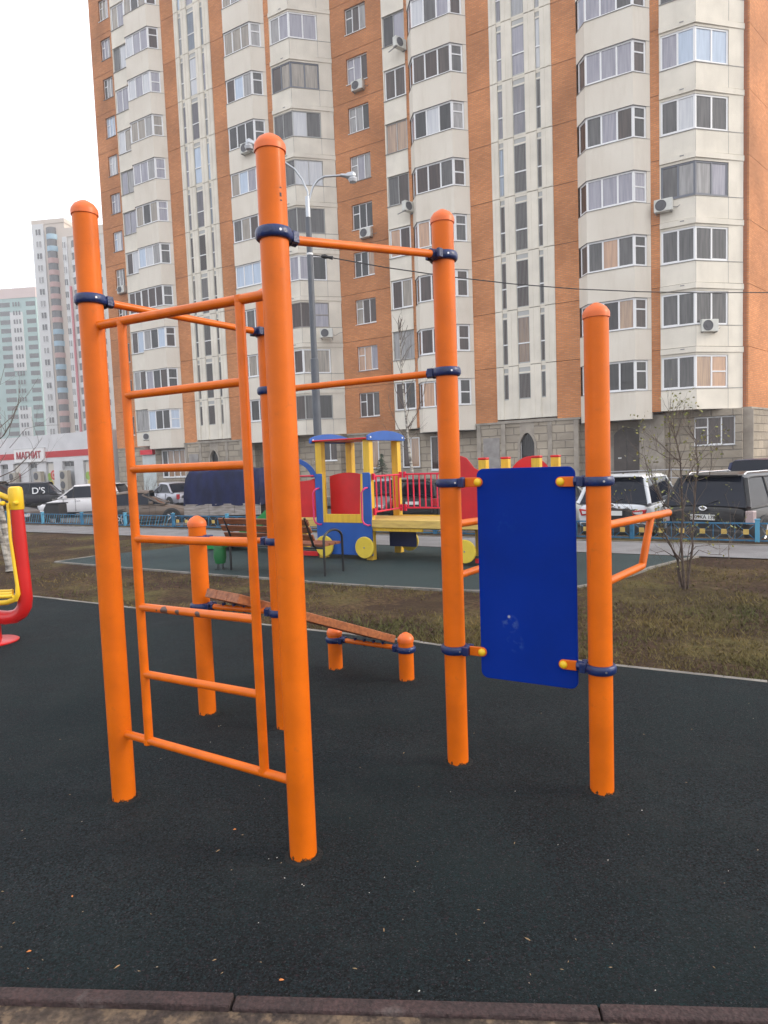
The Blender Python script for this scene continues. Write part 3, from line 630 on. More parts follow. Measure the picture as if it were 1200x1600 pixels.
    for k in range(nb):
        f = frs[k]; fw_ = .08 if f is M_PVC or f is M_GREYF else .04
        base = pickpane(zf(k)) if f is not M_ALU else PD[2]
        window(c, 'balcony_window', (0, 0), X_, Y_, x0+.05, xr_-.005, zf(k)+.975, zf(k)+2.45, n=2, fr=f, push=-.03, sill=False, fw_=fw_, bias=base)
        window(c, 'side_window', (xr_, 0), tuple(dd_), dn, .01, 1.70, zf(k)+.975, zf(k)+2.45, n=2, fr=f, push=-.03, sill=False, fw_=fw_, bias=base, split=(1,) if rw.random() < .3 else (), vent=1)
    return
section(0, False, 10, 0)
LEFT[0] = .5; section(-21.85, True, 14, 0); LEFT[0] = 0
# end wall and the rest of the body
ED = (.262, .965); EN = (.965, -.262)
XE = 18.62
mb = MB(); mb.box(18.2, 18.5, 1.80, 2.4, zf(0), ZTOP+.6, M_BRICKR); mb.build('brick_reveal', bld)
mb = MB()
for k in range(KT):
    mb.obox((18.5, 1.78), ED, EN, 0, 16, -.4, .0, zf(k)+.02, zf(k+1), M_BRICK); mb.obox((18.5, 1.78), ED, EN, 0, 16, -.4, -.03, zf(k+1), zf(k+1)+.02, M_JOINT)
mb.build('end_wall', bld)
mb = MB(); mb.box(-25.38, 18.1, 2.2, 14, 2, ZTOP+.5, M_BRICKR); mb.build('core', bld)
mb = MB(); mb.box(-25.41, -25.35, 1.76, 14, zf(0), ZTOP+.5, M_BRICK); mb.build('end_wall', bld)
mb = MB(); mb.box(-25.6, XE+.2, -.8, 14.3, ZTOP+.6, ZTOP+1.0, M_CREAM); mb.build('roof', bld)
# --- stone ground floor
def plinth(x0, x1, y0, z0=ZB, z1=3.30, y1=2.3, M=M_PLINTH): return wallbox('plinth', x0, x1, y0, y1, z0, z1, M)
for S in (0, -21.85):
    # recessed parts under bays and corner, projecting parts under the strips
    plinth(S-3.5, S+.9, 1.72); plinth(S+.9, S+2.4, .55)
    plinth(S+2.4, S+5.95, .35)
    # stair pier with an arched window opening: side pieces, sill and a segmental head
    for (u0, u1, z0, z1) in ((5.95, 8.3, ZB, 3.3), (9.06, 11.3, ZB, 3.3), (8.3, 9.06, ZB, 1.16)): plinth(S+u0, S+u1, -.06, z0, z1)
    mb = MB(); n = 12; arc = [(8.3+.76*i/n, 2.25+.53*math.sin(math.pi*i/n)**.8 if 0 < i < n else 2.25) for i in range(n+1)]
    poly = arc+[(9.06, 3.3), (8.3, 3.3)]
    mb.slab(poly, .4, M_STONE, lambda a, b, t: (S+a, -.058+t, b)); mb.build('arch', bld)
    mb = MB(); outer = [(8.18+1.0*i/n, 2.25+.66*math.sin(math.pi*i/n)**.8 if 0 < i < n else 2.25) for i in range(n+1)]
    mb.slab([(8.18, 1.1)]+outer+[(9.18, 1.1), (9.06, 1.1)]+arc[::-1]+[(8.3, 1.1)], .06, M_STONE, lambda a, b, t: (S+a, -.11+t, b)); mb.build('window_surround', bld)
    wa = MB(); wa.box(S+8.3, S+9.06, .12, .14, 1.16, 2.8, PD[0])
    for i in range(7): wa.box(S+8.35+i*.105, S+8.365+i*.105, .02, .035, 1.16, 2.75, M_BLACK)
    wa.box(S+8.3, S+9.06, .05, .09, 1.16, 1.22, M_PVC); wa.box(S+8.3, S+8.35, .05, .09, 1.2, 2.6, M_PVC); wa.build('arched_window', bld)
    # cornice band above the stone
    mb = MB(); mb.box(S+5.9, S+7.12, -.12, .5, 3.30, 3.40, M_STONE); mb.box(S+7.12, S+10.2, -.12, .5, 3.30, 3.45, M_STONE); mb.box(S+10.2, S+11.38, -.12, .5, 3.30, 3.40, M_STONE)
    mb.box(S-3.5, S+.94, 1.66, 2.2, 3.30, 3.40, M_STONE); mb.build('cornice', bld)
    # smooth pilasters framing the pier, and a grey panel beside the window
    for u in (5.95, 7.3, 9.75, 11.05): wallbox('pilaster', S+u, S+u+.22, -.10, .2, ZB, 3.29, M_STONE)
    wallbox('stone_panel', S+6.3, S+7.2, -.09, .2, .9, 2.6, mat('grey_panel', (.30, .28, .27), .8, var=.2, vscale=3))
    # entrance recess under the second bay with an arched dark door
    plinth(S+11.27, S+11.9, .4); plinth(S+11.9, S+12.9, .9, 2.6, 3.3); plinth(S+14.0, S+15.1, .5, M=M_STONE)
    wallbox('door_recess', S+11.9, S+14.0, .95, 2.3, ZB, 3.3, M_STONE)
    mb = MB(); w0, w1 = 12.75, 13.98; arc = [(w0+(w1-w0)*i/n, 2.45+.38*math.sin(math.pi*i/n)**.8 if 0 < i < n else 2.45) for i in range(n+1)]
    mb.slab([(w0, ZB)]+arc+[(w1, ZB)], .06, mat('brown_steel_door', (.085, .07, .065), .5, var=.2, vscale=3), lambda a, b, t: (S+a, .88+t, b)); dr = mb.build('door', bld)
    mb = MB(); mb.box(S+12.95, S+13.1, .84, .88, 1.3, 1.36, M_PVC); mb.build('door_plate', dr)
    mb = MB(); mb.box(S+13.35, S+13.37, .86, .88, ZB, 2.75, M_BLACK); mb.build('door_seam', dr)
    wallbox('house_plate', S+14.1, S+14.5, .46, .5, 2.72, 2.86, M_BRNF)
    # ground floor window under the corner stack, seen between rough blocks
    yq = 1.0
    for (u0, u1, z0, z1) in ((15.1, 16.32, ZB, 3.4), (18.02, 18.3, ZB, 3.4), (16.32, 18.02, ZB, 1.75), (16.32, 18.02, 3.1, 3.4)): plinth(S+u0, S+u1, yq, z0, z1)
    wallbox('window_back', S+16.3, S+18.04, yq+.3, yq+.34, 1.7, 3.15, M_JOINT)
    window(bld, 'window', (0, yq), X_, Y_, S+16.32, S+18.02, 1.77, 3.09, n=3, split=(0,), push=-.12, bias=PD[1])
mb = MB(); mb.obox((18.5, 1.70), ED, EN, .1, 16, -.4, .14, ZB, 3.36, M_PLINTH); mb.build('plinth', bld); wallbox('plinth_corner', 18.28, 18.72, 1.60, 1.95, ZB, 3.37, M_STONE)
mb = MB(); mb.obox((18.5, 1.68), ED, EN, -.05, 16, -.3, .17, 3.37, 3.46, M_STONE); mb.build('cornice', bld)
for u in (-19.7, -18.2): pass
# tall windows in the stone floor beside the stair piers and at the left shop front
for (u0, u1, z0, z1, y, n_) in ((-2.4, -1.2, 1.2, 2.9, 1.72, 2), (1.1, 2.2, 1.2, 2.9, .55, 2), (3.0, 3.5, 1.0, 2.9, .35, 1), (-24.2, -23.3, .9, 2.9, 1.72, 2)):
    window(bld, 'window', (0, y), X_, Y_, u0, u1, z0, z1, n=n_, push=.04, depth=.05, bias=rw.choice([PP[1], PD[1]]), rails=0)
window(bld, 'window', (0, .35), X_, Y_, -18.7, -16.3, 1.0, 3.0, n=4, push=.05, depth=.06, fw_=.09, bias=PP[1])
wallbox('canopy_sign', -20.9, -19.6, .2, .5, 2.75, 3.1, mat('red_sign', (.75, .02, .04), .4)); wallbox('shop_front', -20.9, -19.1, .38, .54, -.2, 2.74, mat('pale_shop_panel', (.55, .6, .6), .4, var=.1, vscale=2))
# --- air conditioners: each a thing of its own, hung on the facade
def aircon(label, px, py, off, s=1.0, rz=-ANG, side=1):
    r = ray(px, py); t = (V0-off)/(r.dot(NN)); p = O0+r*t
    a = thing('air_conditioner', label, 'air conditioner', p, rz, 'air conditioners on the apartment building')
    mb = MB(); mb.box(-.39*s, .39*s, .0, .28, -.27*s, .27*s, mat('ac_white', (.62, .62, .58), .5, var=.12, vscale=3)); mb.build('casing', a, bevel=.02)
    mb = MB(); mb.lathe([(.235*s, 0), (.235*s, -.012), (.21*s, -.02), (.2*s, -.006), (.09*s, -.004), (.085*s, -.02), (0, -.022)], mat('ac_grille', (.10, .10, .11), .6), 24, (-.1*s, 0, 0), 'Y'); mb.build('fan_grille', a)
    mb = MB(); mb.box(-.34*s, -.30*s, .0, .7, -.31*s, -.272*s, M_SILL); mb.box(.30*s, .34*s, .0, .7, -.31*s, -.272*s, M_SILL); mb.build('bracket', a)
    mb = MB(); mb.tube([(.39*s, .2, -.1), (.55*s, .28, -.12), (.75*s, .34, .02), (.95*s, .36, .06)], .015, M_SILL, 8); mb.build('hose', a)
aircon('air conditioner on the bay parapet left of the lamp head, near the tallest orange post', 383, 230, 1.0, 1.05)
aircon('upper air conditioner under a brick wall window, between the first and second stair strips', 557, 132, -1.45)
aircon('air conditioner under a brick wall window, just above the upper orange pull up bar', 570, 363, -1.45)
aircon('air conditioner beside the grey framed corner balcony at the far right', 1036, 320, .3, 1.0, -ANG)
aircon('air conditioner on the corner balcony panel, lowest at the right edge', 1110, 508, -.3, 1.0, -ANG+R(35))
aircon('air conditioner with a long bent hose, right of the street lamp post', 510, 520, -.5, 1.0, -ANG+R(30))
aircon('small air conditioner under a window at the left end of the apartment building', 188, 452, -1.45)
aircon('topmost air conditioner beside a narrow balcony with its side to the view', 627, 66, .35, .95, -ANG+R(70))
aircon('air conditioner between a narrow balcony and a bay, above the short pull up bar post', 641, 322, .35, .95, -ANG+R(70))
aircon('lowest air conditioner on the building, over the red sign on the left', 230, 682, .6, .9, -ANG+R(20))
# --- low white shop at the left with its sign
shop = thing('shop', 'low white shop with red stripe, sign and poster windows left of the brick building', 'shop', UV(-19.77-25.6-1.0, V0+1.5, 0), -ANG)
M_SHOPW = mat('shop_render', (.66, .65, .66), .8, var=.08, vscale=.8, bump=.1, bscale=8); M_RED = mat('shop_red', (.5, .02, .025), .5)
sx0, sz = -26, 4.95
wins_ = [(-14.9, -13.7), (-12.9, -11.8), (-10.6, -9.3), (-8.0, -6.9), (-5.7, -4.1), (-2.9, -1.6), (-18, -16.6)]
ws = sorted(wins_); mb = MB(); prev = sx0
for a, b in ws: mb.box(prev, a, 0, .4, -1, 2.62, M_SHOPW); mb.box(a, b, .0, .4, -1, .25, M_SHOPW); prev = b
mb.box(prev, .6, 0, .4, -1, 2.62, M_SHOPW); mb.box(sx0, .6, 0, .4, 2.62, sz, M_SHOPW); mb.box(.3, .6, .4, 10, -1, sz, M_SHOPW); mb.box(sx0, .3, .4, 10, -1, sz-.4, M_SHOPW); mb.build('wall', shop)
mb = MB(); mb.box(sx0, -12.35, -.03, .0, 3.0, 3.52, M_RED); mb.box(-7.9, .62, -.03, 0, 3.0, 3.52, M_RED); mb.build('red_band', shop)
mb = MB(); mb.box(-12.35, -7.9, -.16, .0, 2.72, 3.86, mat('sign_white', (.78, .76, .75), .4)); sg = mb.build('sign', shop)
for z_ in (2.69, 3.86): mb = MB(); mb.box(-12.4, -7.85, -.18, .0, z_, z_+.03, M_ALU); mb.build('sign_edge', sg)
text_mesh('lettering', 'МАГНИТ', 1.05, mat('sign_red', (.38, .015, .03), .5), sg, (-10.15, -.185, 3.26), (R(90), 0, 0), .02).scale = (.82, .8, 1)
for i, (a, b) in enumerate(ws):
    mb = MB(); mb.box(a, b, .2, .26, .25, 2.62, mat('shop_glass', (.45, .45, .46), .15, var=.1, vscale=1)); mb.box(a, b, .16, .2, 2.1, 2.15, M_ALU); mb.box(a, a+.05, .16, .2, .25, 2.62, M_ALU); mb.box((a+b)/2-.02, (a+b)/2+.02, .16, .2, 2.15, 2.62, M_ALU)
    if i in (1, 3, 5): mb.box(a+.15, (a+b)/2-.08, .17, .2, 2.2, 2.55, PD[0]); mb.box((a+b)/2+.08, b-.15, .17, .2, 2.2, 2.55, PD[0])
    wn = mb.build('window', shop)
    if i in (0, 2, 4, 6):
        # fruit posters: soft round shapes in red, green and yellow
        mb = MB(); mb.box(a+.1, b-.1, .15, .159, .3, 2.5, mat('poster_paper', (.62, .58, .52), .5)); po = mb.build('poster', wn)
        for cx, cz, r_, cl in (((a+b)/2+.25, 1.5, .42, (.6, .05, .05)), ((a+b)/2+.25, 1.5, .27, (.65, .35, .3)), ((a+b)/2+.27, 1.5, .12, (.6, .05, .05)), ((a+b)/2-.3, 1.35, .34, (.3, .45, .08)), ((a+b)/2-.1, .8, .26, (.65, .5, .1))):
            if i == 2: cl = (.65, .2, .22); r_ *= .6; cx -= .15
            mb = MB(); mb.lathe([(0, -.004*(1+cl[0]*2)), (r_, -.004*(1+cl[0]*2)), (r_, 0)], mat('poster_%d' % int(sum(cl)*1000), cl, .5), 20, (cx, .149-.002*r_*10*0, cz), 'Y'); o = mb.build('print', po)
            o.location.y = -.003*(.45/r_)
for i, u in enumerate((-12.3, -8.6, -4.9)):
    a = thing('condenser', ['leftmost of three tall outdoor condensers against the white shop wall', 'middle one of three tall outdoor condensers against the white shop wall', 'rightmost of three tall outdoor condensers against the white shop wall'][i], 'condenser', UV(-19.77-26.6+u, V0+1.0, ROADZ+.2), -ANG, 'outdoor condensers by the shop')
    mb = MB(); mb.box(-.5, .5, 0, .36, .75, 2.35, mat('beige_metal', (.42, .38, .32), .6)); mb.build('casing', a, bevel=.02)
    for z in (1.15, 1.95): mb = MB(); mb.lathe([(.32, -.01), (.3, -.03), (0, -.03)], mat('ac_grille', (.1,.1,.11), .6), 20, (-.15, 0, z), 'Y'); mb.build('fan_grille', a)
    mb = MB(); mb.box(-.5, -.44, .05, .3, 0, .75, M_SILL); mb.build('leg', a); mb = MB(); mb.box(.44, .5, .05, .3, 0, .75, M_SILL); mb.build('leg', a)
# --- far towers
def tower(name, label, px0, px1, pyt, Y, cols, floors, rot, fh=2.8, depth=16, wallM=None, zbase=-1, top=None):
    a, b = at(px0, 640, Y), at(px1, 640, Y); ctr = (a+b)/2; W = (b-a).length/math.cos(rot)
    ztop = at((px0+px1)/2, pyt, Y).z
    t = thing(name, label, 'tower block', (ctr.x, ctr.y, 0), rot)
    mb = MB(); mb.box(-W/2, W/2, 0, depth, zbase, ztop, wallM); mb.build('wall', t)
    if top: mb = MB(); mb.box(-W/2-.15, W/2+.15, -.15, depth+.1, ztop, ztop+top[0], top[1]); mb.build('parapet', t)
    wins = []
    for (f0, f1, kind, M1, M2) in cols:
        x0, x1 = -W/2+W*f0, -W/2+W*f1
        if kind == 'panel':
            mb = MB(); mb.box(x0, x1, -.35, 0, M2[0], min(M2[1], ztop), M1); mb.build('panel_strip', t); continue
        nf = int((ztop-2)/fh)
        for k in range(nf):
            z = ztop-1.2-k*fh-1.5
            if z < 0: break
            if kind == 'win': wins.append((x0, x1, z, z+1.45, -.04-(M2 or 0)))
            elif kind == 'slit':
                for q in range(3): wins.append((x0+(x1-x0)*(q*.36), x0+(x1-x0)*(q*.36+.2), z, z+1.4, -.04-(M2 or 0)))
            elif kind == 'balc':
                Mb = M1[k % len(M1)] if isinstance(M1, list) else M1
                mb = MB(); n = 8; pr = [(x0+(x1-x0)*i/n, -1.1*math.sin(math.pi*i/n)**.6) for i in range(n+1)]+[(x1, .0)]
                mb.prism([(x0, 0)]+pr[1:-1]+[(x1, 0)], z-1.15, z+.05, Mb); mb.prism([(x0+.2, 0)]+[(x_, y_*.86) for x_, y_ in pr[1:-2]]+[(x1-.2, 0)], z+.05, z+fh-1.15, PD[2] if M2 is None else M2); mb.build('balcony', t)
    wins.sort(key=lambda q: q[0])
    wins = wins[:]
    base = {}
    for i, (x0, x1, z0, z1, y) in enumerate(wins[:100]):
        key = (round(x1-x0, 2), rw.choice((0, 1)))
        if key not in base:
            mb = MB(); mb.box(0, x1-x0, -.02, .02, 0, z1-z0, [PD[2], PC[0]][key[1]]); mb.box(0, x1-x0, -.06, -.02, (z1-z0)*.0, .08, M_PVC); mb.box((x1-x0)*.46, (x1-x0)*.54, -.06, -.02, .08, z1-z0, M_PVC)
            o = mb.build('window', t, (x0, y, z0)); base[key] = o
        else:
            o = base[key].copy(); sc.collection.objects.link(o); o.parent = t; o.location = (x0, y, z0)
    if wins[100:]:
        mb = MB()
        for x0, x1, z0, z1, y in wins[100:]: mb.box(x0, x1, y-.02, y+.02, z0, z1, PD[2])
        tag(mb.build('windows', t), kind='stuff')
MW = mat('tower_white', (.62, .62, .62), .85, var=.06, vscale=.1); MMINT = mat('tower_mint', (.34, .47, .45), .85, var=.1, vscale=.1); MTEAL = mat('tower_teal', (.09, .2, .22), .85); MPINK = mat('tower_pink', (.60, .47, .44), .85)
MBEI = mat('tower_beige', (.58, .5, .43), .85, var=.06, vscale=.1); MBLU = mat('tower_blue', (.28, .42, .52), .6); MTERR = mat('tower_terracotta', (.46, .29, .27), .8); MREDT = mat('tower_red', (.5, .14, .16), .8)
tower('tower_block', 'mint green and white tower block with pink top at the far left edge', -70, 72, 468, 224, [(0, .22, 'panel', MW, (0, 60)), (.02, .2, 'slit', None, .4), (.28, .40, 'win', None, 0), (.43, .5, 'win', None, 0), (.58, .70, 'win', None, 0), (.715, .86, 'panel', MW, (-1, 24)), (.70, .84, 'panel', MW, (36, 55)), (.74, .83, 'slit', None, .4), (.885, .99, 'win', None, 0)], 23, R(-6), wallM=MMINT, top=(3.2, MPINK))
tower('tower_block', 'pale tower block with a stack of pink and blue bays, behind the shop', 70, 122, 349, 165, [(0, .36, 'panel', MW, (-1, 70)), (.12, .27, 'win', None, .36), (.42, .76, 'balc', [MBLU, MBLU, MTERR, MTERR, MTERR, MTERR, MTERR, MTERR, MBLU, MBLU, MTERR, MBLU], None)], 22, R(-8), wallM=MBEI, top=(1.0, MBEI))
tower('tower_block', 'pale tower block with rounded white balconies and thin red stripe, left of the brick building', 114, 212, 366, 158, [(.0, .07, 'panel', MW, (-1, 66)), (.0, .05, 'win', None, .36), (.07, .1, 'panel', MREDT, (-1, 45)), (.12, .52, 'balc', MW, None), (.56, .62, 'win', None, 0), (.7, .74, 'win', None, 0), (.80, .86, 'slit', None, 0), (.9, .95, 'win', None, 0)], 22, R(-8), wallM=mat('tower_cream', (.58, .54, .5), .85), top=(2.0, MBEI))
# ============================================================ STREET THINGS
M_POLE = mat('grey_pole_paint', (.085, .095, .115), .5, var=.15, vscale=4); M_GALV = mat('galvanised_steel', (.42, .44, .47), .35, metal=.7)
# --- street lamp with two curved arms
LY = 17.0; bp_ = at(497, 700, LY); lx = at(484.5, 400, LY).x*.5+bp_.x*.5
lamp = thing('street_lamp', 'tall grey street lamp with two curved arms and heads, behind the nearest orange post', 'street lamp', (lx, LY, 0))
zt = at(484, 385, LY).z; zc = at(484, 340, LY).z
def lp_(px, py, dy=0): q = at(px, py, LY); return Vector((q.x-lx, dy, q.z))
zm_ = at(490, 560, LY).z
mb = MB(); mb.tube([(0,0,-.3), (0,0,zm_-.02), (0,0,zm_), (0,0,zc)], [.105, .10, .078, .072], M_POLE, 20); mb.build('pole', lamp, smooth=True)
mb = MB(); mb.tube([(0,0,zc-.1), (0,0,zc+.5)], .055, M_GALV, 16); mb.build('collar', lamp, smooth=True)
c = lp_(484, 330); c.x = 0
c2_ = lp_(484, 300); c2_.x = 0
arms = {-1: [(484,318), (481,300), (472,280), (460,264), (448,256), (430,243), (412,236), (406,228)], 1: [(484,318), (485,305), (489,292), (497,281), (507,276), (520,275), (534,274)]}
for s, pl in arms.items():
    pts = [Vector((0,0,c.z))]+[lp_(*q) for q in pl]; pts[1].x *= .3
    mb = MB(); mb.tube(pts, .026, M_GALV, 10); a = mb.build('arm', lamp, smooth=True)
    e = pts[-1]; mb = MB(); s_ = .0 if s < 0 else 0
    d = Vector((s, 0, -.12 if s > 0 else .25)).normalized()
    mb.tube([e-d*.03, e+d*.10, e+d*.14, e+d*.28, e+d*.34], [.04, .05, .08, .12, .08], M_GALV, 14); mb.build('lamp_head', a, smooth=True)
    mb = MB(); mb.lathe([(0, -.09), (.09, -.07), (.12, 0), (.1, .03)], mat('lamp_glass', (.6, .62, .66), .15), 16, tuple(e+d*.27+Vector((0,0,-.07)))); mb.build('lens', a, smooth=True)
mb = MB(); mb.lathe([(.081, 0), (.085, .02), (.081, .05)], M_PVC, 16, (0,0,at(487,399,LY).z)); mb.build('band', lamp)
# --- cable hanging from the lamp to the right
pts = [at(x, y, LY+(x-490)/710*3) for x, y in ((486,398), (520,403), (600,417.5), (700,432), (800,443.5), (900,451.5), (1000,455.8), (1100,457.5), (1200,457), (1320,452), (1450,442))]
mb = MB(); mb.tube(pts, .014, M_BLACK, 6); tag(mb.build('cable', smooth=True), 'black cable sagging from the lamp post across the facade to the right edge', 'cable')
mb = MB(); a = at(502, 400, LY); b = at(520, 403, LY)
mb.tube([a, a+(b-a)*.3, a+(b-a)*.6, b], [.03, .06, .035, .05], M_BLACK, 8); tag(mb.build('cable_clamp', smooth=True), 'dark tangle of clamps where the cable meets the lamp post', 'cable clamp')
# --- low blue fence between lawn and road
M_FB = mat('fence_blue', (.02, .14, .27), .5, var=.4, vscale=6); M_FY = mat('fence_yellow', (.55, .38, .1), .5, var=.2, vscale=9); M_FL = mat('fence_light_blue', (.08, .3, .46), .5)
FV = 12.72; fz0, fz1 = -.02, .33
fence = thing('fence', 'low blue metal fence with crossed bars and yellow squares along the parked cars', 'fence', UV(-8, FV, 0), -ANG)
seg = 2.0; cell = seg/6
def fpanel(x0, style):
    mb = MB()
    for z in (fz0+.03, fz1-.03): mb.box(x0+.03, x0+seg-.03, -.012, .012, z-.012, z+.012, M_FB)
    if style == 0:
        for i in range(6):
            a, b = x0+i*cell, x0+(i+1)*cell; m_ = (a+b)/2; zc_ = (fz0+fz1)/2; h = (fz1-fz0)/2-.04
            mb.tube([(a+.02, .002, zc_-h), (b-.02, .002, zc_+h)], .006, M_FB, 6); mb.tube([(a+.02, -.002, zc_+h), (b-.02, -.002, zc_-h)], .006, M_FB, 6)
            if i: mb.box(a-.006, a+.006, -.006, .006, fz0+.03, fz1-.03, M_FB)
            mb.box(m_-.042, m_+.042, -.014, .014, zc_-.042, zc_+.042, M_FY)
    else:
        for i in range(16):
            a = x0+.06+i*(seg-.12)/16; mb.tube([(a, 0, fz0+.03), (a+.12, 0, fz1-.03)], .008, M_FL if i % 3 else M_FB, 6)
    mb.build('fence_panel', fence)
for i in range(-11, 5):
    x0 = -1.52+i*seg+3.2
    mb = MB(); mb.box(x0-.035, x0+.035, -.035, .035, -.3, fz1+.03, M_FL if i % 2 else M_FB); mb.box(x0-.045, x0+.045, -.045, .045, fz1+.03, fz1+.045, M_FL); mb.build('fence_post', fence, bevel=.004)
    fpanel(x0, 1 if i <= -5 else 0)
# ------------------------------------------------------------ cars
M_TYRE = mat('tyre_rubber', (.018, .018, .019), .85); M_RIM = mat('alloy_rim', (.4, .4, .42), .3, metal=.8); M_CGL = mat('car_glass', (.005, .008, .018), .08, ior=1.33)
M_TRIM = mat('black_trim', (.02, .02, .022), .5); M_RLAMP = mat('red_lamp', (.42, .012, .02), .15, coat=.5); M_WLAMP = mat('clear_lamp', (.6, .6, .62), .12, coat=.5); M_PLATE = mat('plate_white', (.7, .7, .68), .4); M_CHR = mat('chrome', (.75, .75, .76), .15, metal=1)
def paint(n, c, metal=.0): return mat('paint_'+n, c, .3, metal=metal, coat=(.55 if sum(c) > .5 else .18), spec=(.5 if sum(c) > .5 else .3), var=.06, vscale=3, bump=.0)
def loft(mb, secs, Mf, cap=True):
    n = len(secs[0]); b = len(mb.v); mb.v += [tuple(p) for s in secs for p in s]
    for i in range(len(secs)-1):
        for j in range(n-1):
            M = Mf(i, j); mb.f.append((b+i*n+j, b+i*n+j+1, b+(i+1)*n+j+1, b+(i+1)*n+j)); mb.m.append(mb.mi(M))
    if cap:
        k = mb.mi(Mf(0, 0)); mb.f.append(tuple(b+j for j in range(n))); mb.m.append(k); e = b+(len(secs)-1)*n; mb.f.append(tuple(e+j for j in range(n))); mb.m.append(k)
def car(name, label, cat, pos, beta, P_, Lc=4.5, W=1.85, Hc=1.68, kind='suv', wheel=.35, plate=None, group='cars parked along the street', roof_rails=False, rearlamp=M_RLAMP, emblem=False, hatch_open=False, spoiler=True, lamp_shape='tall'):
    rz = math.atan2(math.cos(beta), math.sin(beta)); t = thing(name, label, cat, pos, rz, group)
    hw = W/2; belt = Hc*.60 if kind != 'van' else Hc*.55; hood = belt-.06 if kind != 'sedan' else belt-.02
    xr, xf = -Lc/2, Lc/2
    gc = .22 if kind in ('suv', 'van') else .17
    # (x, z bottom, z top, half width)
    if kind == 'sedan': tl = [(xr, .42, belt-.12, hw*.80), (xr+.05, .3, belt-.03, hw*.88), (xr+.35, gc, belt+.01, hw*.96)]
    else: tl = [(xr, .42, belt-.08, hw*.84), (xr+.04, .3, belt-.01, hw*.92), (xr+.25, gc, belt+.01, hw*.98)]
    body = tl+[(xr+1.0, gc, belt, hw), (0, gc, belt-.01, hw), (xf-1.45, gc, belt-.01, hw), (xf-1.1, gc, hood-.02, hw*.99), (xf-.5, gc, hood-.13, hw*.96), (xf-.16, .26, hood-.25, hw*.88), (xf, .36, hood-.38, hw*.76)]
    secs = []
    for x, zb, ztp, w_ in body:
        h = ztp-zb; prof_ = [(0, zb), (.82, zb), (.95, zb+.06), (.99, zb+.3*h), (1.0, zb+.55*h), (.985, zb+.75*h), (.955, zb+.9*h), (.90, ztp-.01), (.7, ztp+.015), (0, ztp+.03)]
        q = [(x, w_*a, z) for a, z in prof_]; secs.append(q+[(x, -y, z) for x, y, z in q[-2:0:-1]]+[q[0]])
    mb = MB(); loft(mb, secs, lambda i, j: M_TRIM if (j in (0, 1, 17, 16)) else P_)
    o = mb.build('body', t, smooth=True, sharp=50)
    sb = o.modifiers.new('s', 'SUBSURF'); sb.levels = 1; sb.render_levels = 1
    # cabin
    if kind == 'suv': cb = [(xr+.06, belt-.02), (xr+.40, Hc-.03), (xr+1.3, Hc), (0.25, Hc-.02), (xf-1.95, Hc-.10), (xf-1.20, belt-.03)]
    elif kind == 'van': cb = [(xr+.05, belt-.02), (xr+.16, Hc-.02), (xr+1.5, Hc), (0.7, Hc-.01), (xf-1.35, Hc-.07), (xf-.75, belt-.05)]
    elif kind == 'hatch': cb = [(xr+.08, belt-.02), (xr+.60, Hc-.07), (xr+1.5, Hc), (0.1, Hc-.02), (xf-2.05, Hc-.12), (xf-1.15, belt-.03)]
    else: cb = [(xr+.55, belt-.02), (xr+1.15, Hc-.08), (xr+1.8, Hc), (0.1, Hc-.01), (xf-2.1, Hc-.1), (xf-1.3, belt-.03)]
    kx = [c_[0] for c_ in cb]; ctrl = cb; fine = []
    for i in range(len(ctrl)-1):
        p0, p1, p2, p3 = ctrl[max(0, i-1)], ctrl[i], ctrl[i+1], ctrl[min(len(ctrl)-1, i+2)]
        for q in range(4):
            f = q/4; c2_ = lambda a, b, c, d: .5*((2*b)+(-a+c)*f+(2*a-5*b+4*c-d)*f*f+(-a+3*b-3*c+d)*f**3)
            zz_ = c2_(p0[1], p1[1], p2[1], p3[1]); lin = p1[1]+(p2[1]-p1[1])*f; fine.append((p1[0]+(p2[0]-p1[0])*f, min(Hc+.01, .6*zz_+.4*lin+.0)))
    fine.append(ctrl[-1]); cb = fine; secs = []
    for i, (x, z) in enumerate(cb):
        hb = hw*.93; k = (z-belt)/(Hc-belt); ht = hb-(hb-hw*.72)*max(0, k); zz = max(z, belt)
        q = [(x, hb, belt-.04), (x, hb*.995, belt), (x, ht+.02, zz-.07*max(0, k)), (x, ht*.9, zz), (x, ht*.5, zz+.02), (x, 0, zz+.025)]
        secs.append(q+[(x, -y, zz_) for x, y, zz_ in q[-2::-1]])
    nb_ = len(cb)-1
    mb = MB(); loft(mb, secs, lambda i, j: (M_CGL if (i < 4 or i >= nb_-4) else P_) if 2 <= j <= 7 else (M_CGL if j in (1, 8) else P_), cap=False)
    cab = mb.build('cabin', t, smooth=True, sharp=28)
    # pillars and window surrounds
    def edge(idx, pts_j, r, M):
        mb = MB(); mb.tube([Vector(secs[i][j])*1.0 for i, j in pts_j], r, M, 8); mb.build('pillar', cab, smooth=True)
    for side in (2, 8):
        j = side; jj = 1 if side == 2 else 9
        edge(0, [(i, j) for i in range(nb_-4, nb_+1)], .032, P_); edge(0, [(i, j) for i in range(0, 5)], .05, P_)
        edge(0, [(i, j) for i in range(4, nb_-3)], .028, P_)
        for i in (8, 12): edge(0, [(i, jj), (i, j)], .028, M_TRIM)
